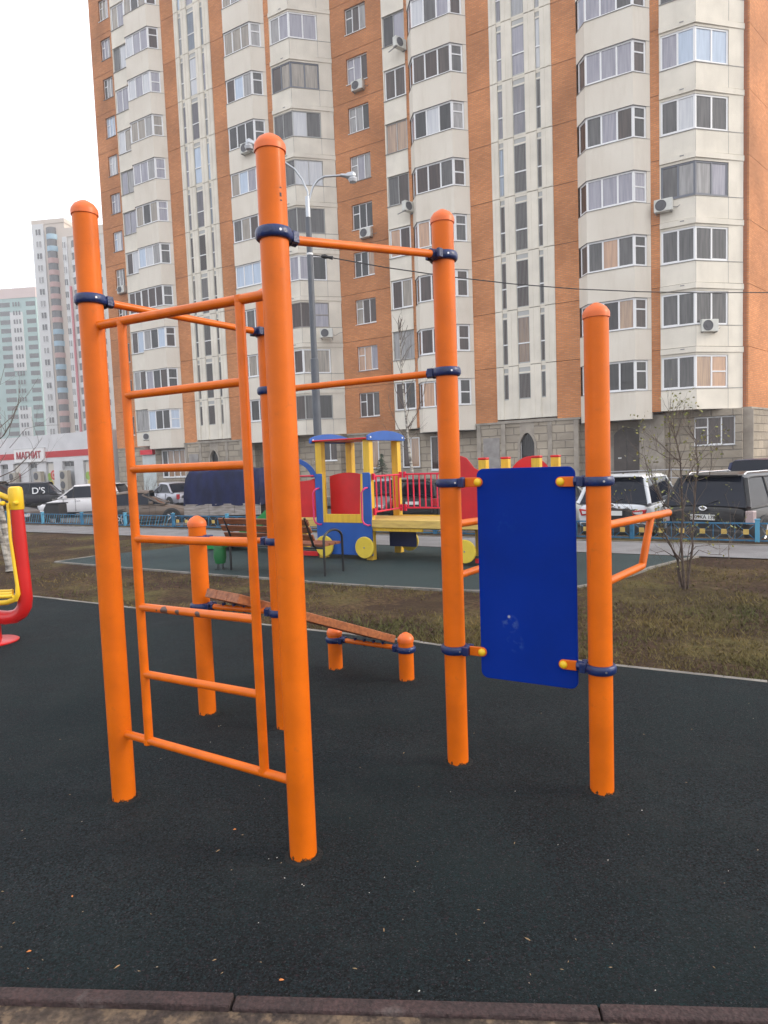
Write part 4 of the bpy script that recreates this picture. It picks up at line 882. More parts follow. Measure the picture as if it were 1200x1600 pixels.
    # wheels, arches
    for sx_ in (xr+.82, xf-.86):
        for sy in (-1, 1):
            mb = MB(); mb.lathe([(wheel+.06, 0), (wheel+.06, .03*sy), (wheel-.02, .034*sy), (0, .034*sy)], M_TRIM, 28, (sx_, sy*(hw-.028), wheel), 'Y'); mb.build('wheel_arch', t, smooth=True, sharp=30)
            mb = MB(); mb.lathe([(wheel-.11, -.2*sy), (wheel-.02, -.2*sy), (wheel, -.17*sy), (wheel, -.03*sy), (wheel-.02, .0), (wheel-.11, 0)], M_TYRE, 28, (0, 0, 0), 'Y'); wh = mb.build('wheel', t, (sx_, sy*(hw+.018), wheel), smooth=True, sharp=40)
            mb = MB(); mb.lathe([(wheel-.105, -.02*sy), (wheel-.12, -.01*sy), (wheel-.14, -.04*sy), (0, -.05*sy)], M_TRIM, 24, (0,0,0), 'Y')
            for q in range(5):
                a = 2*math.pi*q/5; mb.tube([(.03*math.cos(a), -.018*sy, .03*math.sin(a)), ((wheel-.115)*math.cos(a), -.014*sy, (wheel-.115)*math.sin(a))], [.035, .025], M_RIM, 6)
            mb.lathe([(wheel-.105, -.018*sy), (wheel-.11, -.004*sy), (wheel-.13, -.016*sy)], M_RIM, 24, (0,0,0), 'Y'); mb.lathe([(.05, -.02*sy), (.04, -.006*sy), (0, -.005*sy)], M_RIM, 12, (0,0,0), 'Y')
            mb.build('rim', wh, smooth=True, sharp=40)
    # lights, bumpers, plate, mirrors, handles
    for s in (-1, 1):
        mb = MB()
        if lamp_shape == 'tall': mb.box(xr-.012, xr+.16, s*hw*.94-.13, s*hw*.94+.03 if s < 0 else s*hw*.94+.0, belt-.34, belt-.06, rearlamp)
        else:
            y0 = s*hw*.90; pl = [(y0, belt-.12), (y0-s*.34, belt-.16), (y0-s*.34, belt-.27), (y0-s*.06, belt-.30)]
            mb.slab(pl, .1, rearlamp, lambda a, b, q: (xr-.03+q, a, b))
        lm = mb.build('tail_light', t, bevel=.02)
        if lamp_shape != 'tall': mb = MB(); mb.slab([(y0-s*.08, belt-.17), (y0-s*.30, belt-.19), (y0-s*.30, belt-.235), (y0-s*.10, belt-.25)], .02, M_WLAMP, lambda a, b, q: (xr-.042+q, a, b)); mb.build('reflector', lm)
        mb = MB(); mb.box(xf-.26, xf-.06, s*hw*.70-.16, s*hw*.70+.14, hood-.42, hood-.28, M_WLAMP); mb.build('headlight', t, bevel=.03)
        mb = MB(); mb.box(xf-1.75, xf-1.58, s*(hw+.12)-.09, s*(hw+.12)+.09, belt-.0, belt+.14, P_); mb.build('mirror', t, bevel=.035)
        for hx in (-.05, -1.0): mb = MB(); mb.box(hx-.1, hx+.1, s*(hw*.985)-.015, s*(hw*.985)+.015, belt-.16, belt-.125, M_CHR if kind == 'suv' else P_); mb.build('door_handle', t, bevel=.008)
        for hx in (.12, xf-1.5, -.85): mb = MB(); mb.box(hx-.006, hx+.006, s*hw*.985-.012, s*hw*.985+.012, gc+.12, belt-.03, M_TRIM); mb.build('door_gap', t)
        if roof_rails: mb = MB(); mb.tube([(xr+.55, s*hw*.64, Hc-.02), (xr+.7, s*hw*.64, Hc+.03), (.3, s*hw*.64, Hc+.025), (.5, s*hw*.64, Hc-.03)], .018, M_CHR, 8); mb.build('roof_rail', t, smooth=True)
    mb = MB(); mb.box(xr-.05, xr+.12, -hw*.86, hw*.86, .30, .56, M_TRIM if kind in ('suv', 'van') else P_); mb.build('bumper', t, bevel=.05)
    mb = MB(); mb.box(xf-.16, xf+.02, -hw*.72, hw*.72, .28, .52, M_TRIM); mb.build('bumper', t, bevel=.05)
    mb = MB(); mb.box(xr-.045, xr-.0, -.30, .30, belt-.30, belt-.12, M_TRIM); pr_ = mb.build('plate_recess', t, bevel=.01)
    mb = MB(); mb.box(xr-.06, xr-.045, -.26, .26, belt-.275, belt-.16, M_PLATE); mb.build('plate', pr_)
    if plate: text_mesh('lettering', plate, .105, M_BLACK, pr_, (xr-.064, 0, belt-.217), (R(90), 0, R(-90)), .002)
    if emblem: mb = MB(); mb.lathe([(.045, -.01), (.06, -.02), (.075, -.01), (.06, 0)], M_CHR, 20, (0, 0, 0)); o = mb.build('emblem', t, (xr-.02, 0, belt-.03)); o.rotation_euler = (0, R(90), 0); o.scale = (.7, 1.2, 1)
    if spoiler and kind != 'sedan': mb = MB(); mb.box(xr+.22, xr+.5, -hw*.66, hw*.66, Hc-.035, Hc+.0, P_); mb.build('spoiler', t, bevel=.012)
    if spoiler and kind == 'suv': mb = MB(); mb.tube([(xr+.05, .05, belt+.02), (xr+.12, -.25, belt+.14)], .008, M_TRIM, 6); mb.build('wiper', t)
    if hatch_open:
        mb = MB(); mb.slab([(0, -hw*.8), (0, hw*.8), (1.0, hw*.78), (1.0, -hw*.78)], .07, P_, lambda a, b, q: (xr+.35-a, b, Hc+.02-.10*math.sin(a*2.6)+a*.06+q)); mb.build('tailgate', t, bevel=.03, smooth=True)
    return t
def gp(px, Y): q = at(px, 760, Y); return (q.x, q.y, ROADZ)
GR = 'cars parked along the street'
B_ = R(50); rear = at(1099, 790, 14.3); hd = Vector((math.sin(B_), math.cos(B_), 0))
car('parked_car', 'black off-roader with its rear plate towards the view, behind the twiggy shrub', 'car', (rear.x+hd.x*2.35, rear.y+hd.y*2.35, ROADZ+.02), B_, paint('black', (.012, .012, .014)), Lc=4.7, W=1.88, Hc=1.70, kind='suv', wheel=.38, plate='Е509КА 178', roof_rails=True, emblem=True, rearlamp=mat('pale_lamp', (.42, .33, .33), .2, coat=.4))
B_ = R(36); rear = at(956, 790, 16.4); hd = Vector((math.sin(B_), math.cos(B_), 0))
car('parked_car', 'white crossover with slanted red tail lights, right of the blue board', 'car', (rear.x+hd.x*2.2, rear.y+hd.y*2.2, ROADZ-.02), B_, paint('white', (.62, .64, .67)), Lc=4.4, W=1.84, Hc=1.72, kind='suv', wheel=.35, lamp_shape='slant', emblem=True)
car('parked_car', 'pale hatchback mostly hidden behind the blue board and the white crossover', 'car', (*gp(866, 20.5)[:2], ROADZ), R(30), paint('pale_grey', (.5, .52, .52)), kind='hatch', Hc=1.5, Lc=4.1, W=1.72, wheel=.31)
car('parked_car', 'dark blue people carrier behind the black off-roader at the right edge', 'car', (*gp(1205, 22.5)[:2], ROADZ+.1), R(42), paint('dark_blue', (.02, .028, .09)), kind='van', Hc=1.8, Lc=4.6, W=1.84)
car('parked_car', 'white crossover in side view between the left orange post and the dark van', 'car', (*gp(133, 35)[:2], ROADZ), R(-88), paint('white_b', (.68, .66, .67)), kind='suv', Hc=1.68, Lc=4.5, wheel=.36)
car('parked_van', 'dark brown van at the left edge, behind the yellow and red exercise machine', 'van', (*gp(-30, 25.5)[:2], ROADZ+.1), R(84), paint('dark_brown', (.035, .026, .022)), kind='van', Hc=1.95, Lc=4.0, W=1.8, roof_rails=True)
bk = car('parked_car', 'black car with white letters on its side, between the dark van and white crossover', 'car', (*gp(62, 46)[:2], ROADZ+.1), R(75), paint('black_b', (.02, .018, .026)), kind='van', Hc=1.65, Lc=3.9, W=1.75)
text_mesh('lettering', "D'S", .6, M_PVC, bk, (.1, -.93, 1.08), (R(82), 0, 0), .01)
car('parked_car', 'brown hatchback in side view with its nose right, behind the ladder', 'car', (*gp(232, 29)[:2], ROADZ-.05), R(80), paint('taupe', (.13, .098, .078), .3), kind='hatch', Hc=1.46, Lc=3.75, W=1.72, wheel=.32)
car('parked_car', 'silver saloon seen from behind, between the brown hatchback and the tarpaulin trailer', 'car', (*gp(266, 38)[:2], ROADZ+.15), R(-48), paint('silver', (.42, .42, .47), .4), kind='sedan', Hc=1.42, Lc=4.1, W=1.68, wheel=.3)
car('parked_car', 'grey estate car seen through the red railing of the play train', 'car', (*gp(606, 28)[:2], ROADZ), R(205), paint('steel_grey', (.24, .26, .28), .4), kind='hatch', Hc=1.56, Lc=4.4, W=1.78)
car('parked_car', 'black car with raised tailgate, behind the shorter pull up bar post', 'car', (*gp(668, 27)[:2], ROADZ), R(20), paint('black_c', (.018, .018, .02)), kind='hatch', Hc=1.5, Lc=4.2, W=1.75, hatch_open=True)
car('parked_car', 'grey car glimpsed behind the tarpaulin trailer, left of the street lamp foot', 'car', (*gp(430, 33)[:2], ROADZ), R(100), paint('dull_grey', (.2, .2, .21)), kind='sedan', Hc=1.4, Lc=4.2, W=1.7)
# waste container by the white car
c = at(87, 790, 31); t = thing('waste_container', 'black open waste container standing in front of the white side-on crossover', 'container', (c.x, c.y, ROADZ), -.1)
mb = MB(); mb.prism([(-.34, -.3), (.34, -.3), (.38, .3), (-.38, .3)], .25, .88, mat('black_bin', (.03, .028, .03), .6, var=.3, vscale=3)); mb.build('box', t, bevel=.04); mb = MB(); mb.box(-.42, .42, -.34, .34, .885, .94, M_TRIM); mb.build('rim', t, bevel=.015)
for x in (-.26, .26):
    mb = MB(); mb.lathe([(.12, -.03), (.12, .03)], M_TYRE, 14, (x, -.3, .13), 'Y'); mb.build('wheel', t)
# --- trailer under a blue tarpaulin
tp = at(366, 780, 23.5); tr = thing('tarpaulin_trailer', 'trailer with pale drop sides under a blue tarpaulin, behind the wooden bench', 'trailer', (tp.x, tp.y, ROADZ), R(-14))
M_TARP = mat('blue_tarpaulin', (.010, .015, .065), .7, spec=.25, col2=(.006, .009, .035), vscale=2.5, bump=1, bscale=7, stretch=(1.6, 1, .7)); M_DROP = mat('weathered_side_board', (.36, .33, .31), .8, col2=(.2, .17, .15), vscale=3, stretch=(1, 1, 6), detail=9)
def tx(a, z): return a
Lh, Wh = 1.42, .95
n = 26; secs = []
for i in range(n+1):
    x = -Lh+2*Lh*i/n; rd = lambda k: .015*math.sin(x*9+k)+.012*math.sin(x*17+k*2.3); inset = .10*(1 if i in (0, n) else 0)
    zt_ = 2.22+.05*math.cos(x*3.2)+rd(1)-(.16 if i in (0, n) else 0)
    q = [(x*(1.0), Wh+.02+rd(3), 1.0+.03*math.sin(x*7)), (x*.99, Wh-.02+rd(0), 1.5), (x*.96, Wh-.10+rd(2), zt_-.12), (x*.95, Wh-.2, zt_), (x*.95, 0, zt_+.05)]
    secs.append(q+[(a, -b+rd(5)*.5, c) for a, b, c in q[-2::-1]])
mb = MB(); loft(mb, secs, lambda i, j: M_TARP); mb.build('tarpaulin', tr, smooth=True, sharp=60)
for i in range(3):
    x0 = -Lh+i*.95
    mb = MB(); mb.box(x0, x0+.94, -Wh-.02, -Wh+.02, .66, 1.05, M_DROP); mb.build('side_board', tr, bevel=.006)
mb = MB(); mb.box(-Lh, Lh, Wh-.02, Wh+.02, .66, 1.05, M_DROP); mb.build('side_board', tr); mb = MB(); mb.box(-Lh-.03, -Lh+.01, -Wh+.03, Wh-.03, .66, 1.05, M_DROP); mb.build('side_board', tr)
mb = MB(); mb.box(-Lh, Lh, -Wh+.05, Wh-.05, .5, .655, M_TRIM); mb.build('chassis', tr); mb = MB(); mb.box(Lh, Lh+1.2, -.06, .06, .45, .55, M_TRIM); mb.build('drawbar', tr)
for s in (-1, 1):
    for x in (-.5, .45):
        mb = MB(); mb.lathe([(.18, -.1*s), (.3, -.09*s), (.32, -.05*s), (.32, .05*s), (.3, .09*s), (.16, .08*s), (0, .06*s)], M_TYRE, 22, (x, s*(Wh-.16), .32), 'Y'); mb.build('wheel', tr, smooth=True, sharp=40)
    mb = MB(); mb.box(-1.0, .95, s*(Wh-.16)-.14, s*(Wh-.16)+.14, .63, .66, M_TRIM); mb.build('mudguard', tr)
# --- ramp railing by the entrance
t = thing('ramp_railing', 'grey metal ramp railing in front of the arched entrance door, behind the white crossover', 'railing', UV(-19.77+12.4, V0-2.6, 0), -ANG)
def rl(pts, r=.025):
    mb = MB(); mb.tube(pts, r, M_GALV2, 8); return mb.build('rail', t, smooth=True)
M_GALV2 = mat('pale_grey_paint', (.36, .36, .38), .5)
rl([(-.5, 0, .35), (.9, 0, .75), (3.4, 0, .80)]); rl([(-.5, 0, .0), (.9, 0, .4), (3.4, 0, .45)]); rl([(3.4, 0, .80), (8.6, 0, .45)]); rl([(3.4, 0, .45), (8.6, 0, .1)]); rl([(4.4, -1.2, .35), (8.6, -1.2, .7)]); rl([(4.4, -1.2, .02), (8.6, -1.2, .36)]); rl([(4.4, -1.2, .18), (8.6, -1.2, .52)], .015)
for x, z in ((.0, .45), (.9, .75), (2.1, .77), (3.4, .8), (5.1, .68), (6.8, .57), (8.6, .45)): mb = MB(); mb.tube([(x, 0, -.7), (x, 0, z)], .022, M_GALV2, 8); mb.build('upright', t, smooth=True)
for x, z in ((4.4, .35), (5.8, .47), (7.2, .58), (8.6, .7)): mb = MB(); mb.tube([(x, -1.2, -.7), (x, -1.2, z)], .022, M_GALV2, 8); mb.build('upright', t, smooth=True)
mb = MB(); mb.prism([(3.5, -1.15), (8.6, -1.15), (8.6, -.1), (3.5, -.1)], -.8, -.35, M_KERB); mb.build('ramp', t)
# ============================================================ PLAYGROUND
TB = G(583, 876)
train = thing('play_train', 'wooden play train with blue cab, yellow posts and wheels, red panels and green slide', 'play structure', TB, -ANG)
MYW = mat('yellow_timber', (.72, .46, .03), .45, col2=(.60, .36, .03), vscale=3, stretch=(12, 12, 1)); MYD = mat('yellow_deck_board', (.66, .47, .12), .6, col2=(.50, .33, .09), vscale=3, stretch=(1.5, 10, 10))
MBL = mat('blue_plywood', (.012, .085, .36), .42, var=.1, vscale=4); MRD = mat('red_plywood', (.56, .008, .012), .4, var=.1, vscale=4); MRM = mat('red_metal', (.62, .015, .06), .35); MPK = mat('pink_red_handle', (.62, .03, .16), .35); MGN = mat('green_slide', (.01, .23, .05), .35); MNV = mat('navy_plywood', (.012, .02, .09), .5)
def tb(name, x0, x1, y0, y1, z0, z1, M, par=None, bevel=.008):
    mb = MB(); mb.box(x0, x1, y0, y1, z0, z1, M); return mb.build(name, par or train, bevel=bevel)
def tplate(name, pts, y0, th, M, par=None, bevel=.006):
    mb = MB(); mb.slab(pts, th, M, lambda a, b, t: (a, y0+t, b)); return mb.build(name, par or train, bevel=bevel)
for x in (-.99, -.06):
    for y in (0, .9): tb('post', x-.06, x+.06, y-.0, y+.12, -.05, 1.92, MYW)
cx0, cx1 = -1.02, .0
def arc(y, x0, x1):
    pts = [(x0, 0), (x1, 0)]+[(x1-(x1-x0)*i/14, .05+.10*math.sin(math.pi*i/14)**.7) for i in range(0, 15)]
    return pts
# roof boards with an arched blue fascia at both ends of the cab
def fascia(x):
    mb = MB(); n = 14; y0, y1 = -.10, 1.08
    pts = [(y0, 1.90), (y1, 1.90)]+[(y1-(y1-y0)*i/n, 1.975+.085*math.sin(math.pi*i/n)**.7) for i in range(n+1)]
    mb.slab(pts, .03, MBL, lambda a, b, t: (x+t, a, b)); o = mb.build('roof_fascia', train, bevel=.006)
    for yy in (-.02, 1.0): mb = MB(); mb.lathe([(.018, 0), (.014, .008), (0, .01)], M_PVC, 10, (0, 0, 0)); q = mb.build('bolt', o, (x+.03, yy, 1.95)); q.rotation_euler = (0, R(90), 0)
fascia(.02); fascia(-1.09)
for i in range(7): tb('roof_board', -1.06, .02, -.06+i*.157, .085+i*.157, 1.925, 1.95, MRD if i % 2 == 0 else mat('brown_board', (.3, .14, .05), .6))
# blue cab side with its window
outer = [(-1.05, .08), (.02, .08), (.02, 1.37), (0, 1.40), (-.11, 1.40), (-.14, 1.37), (-.16, .62), (-.88, .62), (-.90, 1.37), (-.93, 1.40), (-1.03, 1.40), (-1.05, 1.37)]
cs = tplate('cab_side', outer, -.035, .03, MBL)
tplate('window_frame', [(-.91, .60), (-.13, .60), (-.115, 1.38), (-.15, 1.38), (-.19, .74), (-.84, .74), (-.865, 1.38), (-.9, 1.38)], -.04, .02, MYW)
tplate('cab_panel', [(-.93, .66), (-.13, .66), (-.13, 1.33)]+[(-.13-.8*i/10, 1.35+.055*math.sin(2.2*i/10*1.6-.4)) for i in range(11)], .22, .02, MRD)
tb('sill_board', -.93, -.13, .0, .25, .63, .655, MYD)
for x in (-.06, -1.0):
    mb = MB(); mb.tube([(x+.03, -.04, 1.16), (x+.03, -.10, 1.16), (x+.0, -.13, 1.13), (x-.03, -.13, 1.08), (x-.03, -.13, .66), (x+.0, -.13, .60), (x+.05, -.10, .57), (x+.05, -.04, .57)], .014, MPK, 10); mb.build('handle', train, smooth=True, sharp=80)
# deck
tb('deck_edge', -.0, 2.72, -.03, .0, .53, .655, MYD); tb('deck_edge', 0, 2.72, .9, .93, .53, .655, MYW); tb('deck_edge', -2.1, -1.05, -.03, 0, .53, .655, MYD)
for i in range(22): tb('deck_board', -2.05+i*.217, -1.84+i*.217, .002, .898, .60, .64, MYD, bevel=.004)
def railing(p, q, n, name='railing'):
    p, q = Vector(p), Vector(q); mb = MB(); u = Vector((0,0,1))
    for z in (.77, 1.335): mb.tube([p+u*z, q+u*z], .015, MRM, 8)
    for i in range(n):
        a = p+(q-p)*((i+.5)/n); mb.tube([a+u*.77, a+u*1.335], .0135, MRM, 8)
    for a in (p, q): mb.box(a.x-.02, a.x+.02, a.y-.02, a.y+.02, .72, .83, MRM); mb.box(a.x-.02, a.x+.02, a.y-.02, a.y+.02, 1.28, 1.38, MRM)
    return mb.build(name, train, smooth=True, sharp=30)
railing((.03, .06, 0), (.03, .93, 0), 6); railing((.09, .96, 0), (1.42, .96, 0), 12)
# right end: red shaped boards between capped yellow posts
tplate('red_board', [(1.46, .68), (1.86, .68), (1.86, 1.38), (1.78, 1.42), (1.72, 1.50), (1.66, 1.57), (1.58, 1.60), (1.46, 1.60)], -.03, .02, MRD)
for x, y in ((1.89, 0), (1.89, .9), (2.67, 0), (2.67, .9), (1.42, 0), (1.42, .9)):
    if x < 1.5: tb('post', x-.05, x+.05, y, y+.1, -.05, .66, MYW); continue
    o = tb('post', x-.06, x+.06, y-.0, y+.12, -.05, 1.53, MYW); tb('cap', x-.065, x+.065, y-.005, y+.125, 1.53, 1.565, MRD, o, .012)
def hump(x0, x1, y, zt_): n = 12; tplate('red_board', [(x0, .68), (x1, .68)]+[(x1-(x1-x0)*i/n, 1.30+(zt_-1.30)*math.sin(math.pi*i/n)**.6) for i in range(n+1)], y, .02, MRD)
hump(1.96, 2.60, .94, 1.56); hump(1.96, 2.60, -.03, 1.40)
# left end: red board, blue arch, green slide
tplate('red_board', [(-1.98, .68), (-1.06, .68), (-1.06, 1.33)]+[(-1.06-.92*i/8, 1.31-.03*math.sin(math.pi*i/8)) for i in range(9)], -.03, .02, MRD)
for y in (0, .9):
    tb('post', -2.1, -1.99, y, y+.11, -.05, 1.0, MYW)
mb = MB(); n = 14
for y in (.0,):
    ctr_ = (-1.62, 1.32); ro, ri = .60, .50
    pts = [(ctr_[0]+ro*math.cos(R(4+i*95/n)), ctr_[1]+ro*.62*math.sin(R(4+i*95/n))) for i in range(n+1)]+[(ctr_[0]+ri*math.cos(R(4+i*95/n)), ctr_[1]+ri*.60*math.sin(R(4+i*95/n))) for i in range(n, -1, -1)]
    mb.slab(pts, .03, MBL, lambda a, b, t: (a, -.04+t, b))
mb.build('arch', train, bevel=.005)
mb = MB(); mb.tube([(-1.98, -.05, 1.37), (-1.06, -.05, 1.37)], .014, MRM, 8); mb.build('rail', train, smooth=True)
tb('arch_post', -1.72, -1.66, -.04, -.01, 1.66, 1.98, MBL)
# slide running down to the left
sl = [(-2.08, .66), (-2.35, .60), (-2.7, .40), (-3.1, .2), (-3.5, .1), (-3.9, .08)]
for y in (.18, .74):
    mb = MB(); mb.slab([(x, z-.06) for x, z in sl]+[(x, z+(.24 if i < 1 else (.17 if i < 2 else .12))) for i, (x, z) in reversed(list(enumerate(sl)))], .03, MGN, lambda a, b, t: (a, y+t, b)); mb.build('slide_side', train, bevel=.006)
mb = MB(); mb.slab([(x, z-.03) for x, z in sl]+[(x, z) for x, z in reversed(sl)], .53, mat('slide_steel', (.5, .5, .52), .3, metal=.8), lambda a, b, t: (a, .21+t, b)); mb.build('slide_chute', train)
# wheels, skirts
for x, y in ((-.10, -.075), (-.88, -.075), (1.62, -.075), (.16, .93)):
    mb = MB(); mb.lathe([(0, -.02), (.165, -.02), (.172, -.012), (.172, .012), (.165, .02), (0, .02)], mat('yellow_wheel', (.70, .52, .05), .5, var=.08, vscale=5), 32, (0,0,0), 'Y'); o = mb.build('wheel', train, (x, y, .215), smooth=True, sharp=40)
    mb = MB(); mb.lathe([(.014, 0), (.010, -.008), (0, -.009)], M_SILL, 12, (0, -.02, 0), 'Y'); mb.build('hub', o)
tb('under_panel', .02, .52, .5, .52, .17, .5, MNV); tb('skirt', 1.75, 2.7, -.02, .0, .04, .11, MRD); tb('skirt', 1.75, 2.7, .25, .28, .2, .3, MRD); tb('skirt', -2.0, -1.06, -.02, 0, .03, .11, MRD)
tb('beam', .0, 2.7, .3, .36, .48, .53, MYW); tb('beam', .0, .9, .0, .04, .47, .525, MYW)
# --- bench
bo = G(508, 901); bench = thing('park_bench', 'wooden park bench with black tube armrests, seen from behind in front of the train', 'bench', bo, -ANG)
MSL = mat('bench_slat', (.25, .085, .035), .5, col2=(.15, .048, .022), vscale=3, stretch=(2, 10, 10))
for i in range(3): mb = MB(); mb.box(-1.78, -.02, .03+i*.145, .155+i*.145, .41, .445, MSL); mb.build('seat_slat', bench, bevel=.005)
for i in range(3):
    y = -.05-.055*i; z = .50+i*.11; mb = MB(); mb.add([(-1.78,y,z),(-.12,y,z),(-.12,y+.028,z+.01),(-1.78,y+.028,z+.01),(-1.78,y-.045,z+.085),(-.12,y-.045,z+.085),(-.12,y-.017,z+.095),(-1.78,y-.017,z+.095)], [(0,3,2,1),(4,5,6,7),(0,1,5,4),(1,2,6,5),(2,3,7,6),(3,0,4,7)], MSL); mb.build('back_slat', bench, bevel=.005)
for x in (-1.75, .0):
    pts = [(x, 0, 0), (x, .0, .50)]+[(x, .225-.225*math.cos(R(a)), .50+.13*math.sin(R(a))) for a in range(15, 180, 15)]+[(x, .45, .50), (x, .45, 0)]
    mb = MB(); mb.tube(pts, .018, M_BLACK, 10); mb.build('arm_leg', bench, smooth=True, sharp=60)
for x in (-1.66, -.16):
    mb = MB(); mb.tube([(x, .44, .40), (x, .02, .395), (x, -.025, .43), (x, -.20, .83)], .017, M_BLACK, 8); mb.build('frame', bench, smooth=True, sharp=60)
mb = MB(); mb.tube([(-1.75, .02, .39), (0, .02, .39)], .014, M_BLACK, 8); mb.build('frame', bench, smooth=True)
# --- green bin with wire feet
p = G(345, 890); t = thing('litter_bin', 'small green litter bin on wire feet behind the short left orange post', 'litter bin', p)
mb = MB(); mb.lathe([(.0, .10), (.075, .10), (.1, .2), (.085, .40), (.07, .44), (.0, .43)], mat('green_bin', (.008, .12, .03), .5, bump=.6, bscale=20), 16); mb.build('bin', t, smooth=True)
for a in range(4): q = R(45+a*90); mb = MB(); mb.tube([(.05*math.cos(q), .05*math.sin(q), .11), (.05*math.cos(q), .05*math.sin(q), .02), (.11*math.cos(q), .11*math.sin(q), .006)], .006, M_BLACK, 6); mb.build('foot', t)
# --- exercise machine at the left edge
EY = 6.15; fb = at(-14, 996, EY); ex = thing('exercise_machine', 'red and yellow steel exercise machine with bent tube arm at the left edge', 'exercise machine', (fb.x, EY, 0))
ER = mat('machine_red', (.52, .008, .008), .35, var=.08, vscale=4, coat=.3); EYW = mat('machine_yellow', (.78, .50, .02), .38)
def ep(px, py, Y=EY): q = at(px, py, Y); return Vector((q.x-fb.x, Y-EY, q.z))
mb = MB(); mb.lathe([(.0, 0), (.23, 0), (.235, .012), (.22, .02), (.12, .022), (.09, .03), (.085, .26), (0, .27)], ER, 36); mb.build('base', ex, smooth=True, sharp=40)
mb = MB(); pts = [ep(-90, 958), ep(-20, 962), ep(10, 965), ep(24, 963), ep(33, 957), ep(38.5, 947), ep(39.5, 935), ep(37.5, 915), ep(26.5, 795)]
mb.tube(pts, [.064]*8+[.055], ER, 24); mb.build('tube_arm', ex, smooth=True, sharp=60)
a, b = ep(26.3, 796), ep(23.5, 762); mb = MB(); d = (b-a).normalized(); mb.tube([a, a+d*.003, a+(b-a)*.85, b, b+d*.012], [.061, .063, .063, .056, .035], EYW, 24); cp_ = mb.build('cap', ex, smooth=True, sharp=40)
for px, py in ((31, 785), (10, 786)): mb = MB(); mb.lathe([(.022, 0), (.02, -.03), (.01, -.04), (0, -.042)], EYW, 14, tuple(ep(px, py)+Vector((0, -.05, 0))), 'Y'); mb.build('bolt_cover', ex, smooth=True)
mb = MB(); mb.tube([ep(20, 781), ep(5, 775), ep(-40, 757)], .026, EYW, 14); mb.build('pivot_bar', ex, smooth=True)
mb = MB(); mb.tube([ep(12, 786, EY-.06), ep(16, 840, EY-.06), ep(27, 915, EY-.08), ep(28, 928, EY-.08), ep(24, 936, EY-.08), ep(12, 941, EY-.08), ep(-20, 944, EY-.08)], [.014, .014, .016, .022, .028, .024, .022], EYW, 14); mb.build('hanger', ex, smooth=True)
for dy, pz in ((-.2, 0), (-.08, -4), (.04, -8)): mb = MB(); mb.tube([ep(-60, 934+pz, EY+dy), ep(14, 932+pz, EY+dy), ep(20, 931+pz, EY+dy)], .018, EYW, 10); mb.build('foot_rest', ex, smooth=True)
# ============================================================ TREES AND SHRUBS
M_BARK = mat('shrub_bark', (.085, .06, .048), .9, var=.4, vscale=20, bump=.5, bscale=80); M_BIRCH = mat('birch_bark', (.5, .47, .42), .8, col2=(.09, .075, .065), vscale=5, stretch=(1, 1, 3), detail=8); M_TWIG = mat('twig_bark', (.13, .10, .08), .9)
M_LEAFB = mat('young_leaf', (.16, .20, .035), .6, col2=(.24, .2, .06), vscale=20); M_NEED = mat('spruce_needles', (.035, .055, .03), .7)
def twiggy(mb, p, d, l, r, depth, rg, M, tips, gnarl=.35, upb=.25, ratio=.68, kids=(2, 3)):
    n = 4; pts = [p]; q = p.copy(); dd = d.normalized()
    for i in range(n):
        dd = (dd+Vector((rg.uniform(-1,1), rg.uniform(-1,1), rg.uniform(-.6,1)+upb))*gnarl*.45).normalized(); q = q+dd*(l/n); pts.append(q.copy())
    mb.tube(pts, [r*(1-.55*i/n) for i in range(n+1)], M, 5 if depth else 4, caps=False)
    if depth == 0: tips += pts[2:]; return
    for k in range(rg.randint(*kids)):
        i = rg.randint(1, n); a = rg.uniform(0, 6.28); base = (pts[i]-pts[i-1]).normalized()
        s = base.cross(Vector((math.cos(a), math.sin(a), .3))).normalized()
        twiggy(mb, pts[i], base+s*rg.uniform(.5, 1.0)+Vector((0,0,upb)), l*ratio*rg.uniform(.7, 1.1), r*.5*(1-.3*i/n), depth-1, rg, M, tips, gnarl, upb, ratio, kids)
    tips.append(pts[-1])
def leaves(mb, tips, rg, n, s, M):
    for _ in range(n):
        p = rg.choice(tips)+Vector((rg.gauss(0, .02), rg.gauss(0, .02), rg.gauss(0, .02))); a = Vector((rg.uniform(-1,1), rg.uniform(-1,1), rg.uniform(-.2,1))).normalized(); b = a.cross(Vector((rg.uniform(-1,1), rg.uniform(-1,1), rg.uniform(-1,1)))).normalized(); ss = s*rg.uniform(.6, 1.3)
        mb.add([p, p+a*ss*.5+b*ss*.3, p+a*ss, p+a*ss*.5-b*ss*.3], [(0,1,2,3)], M)
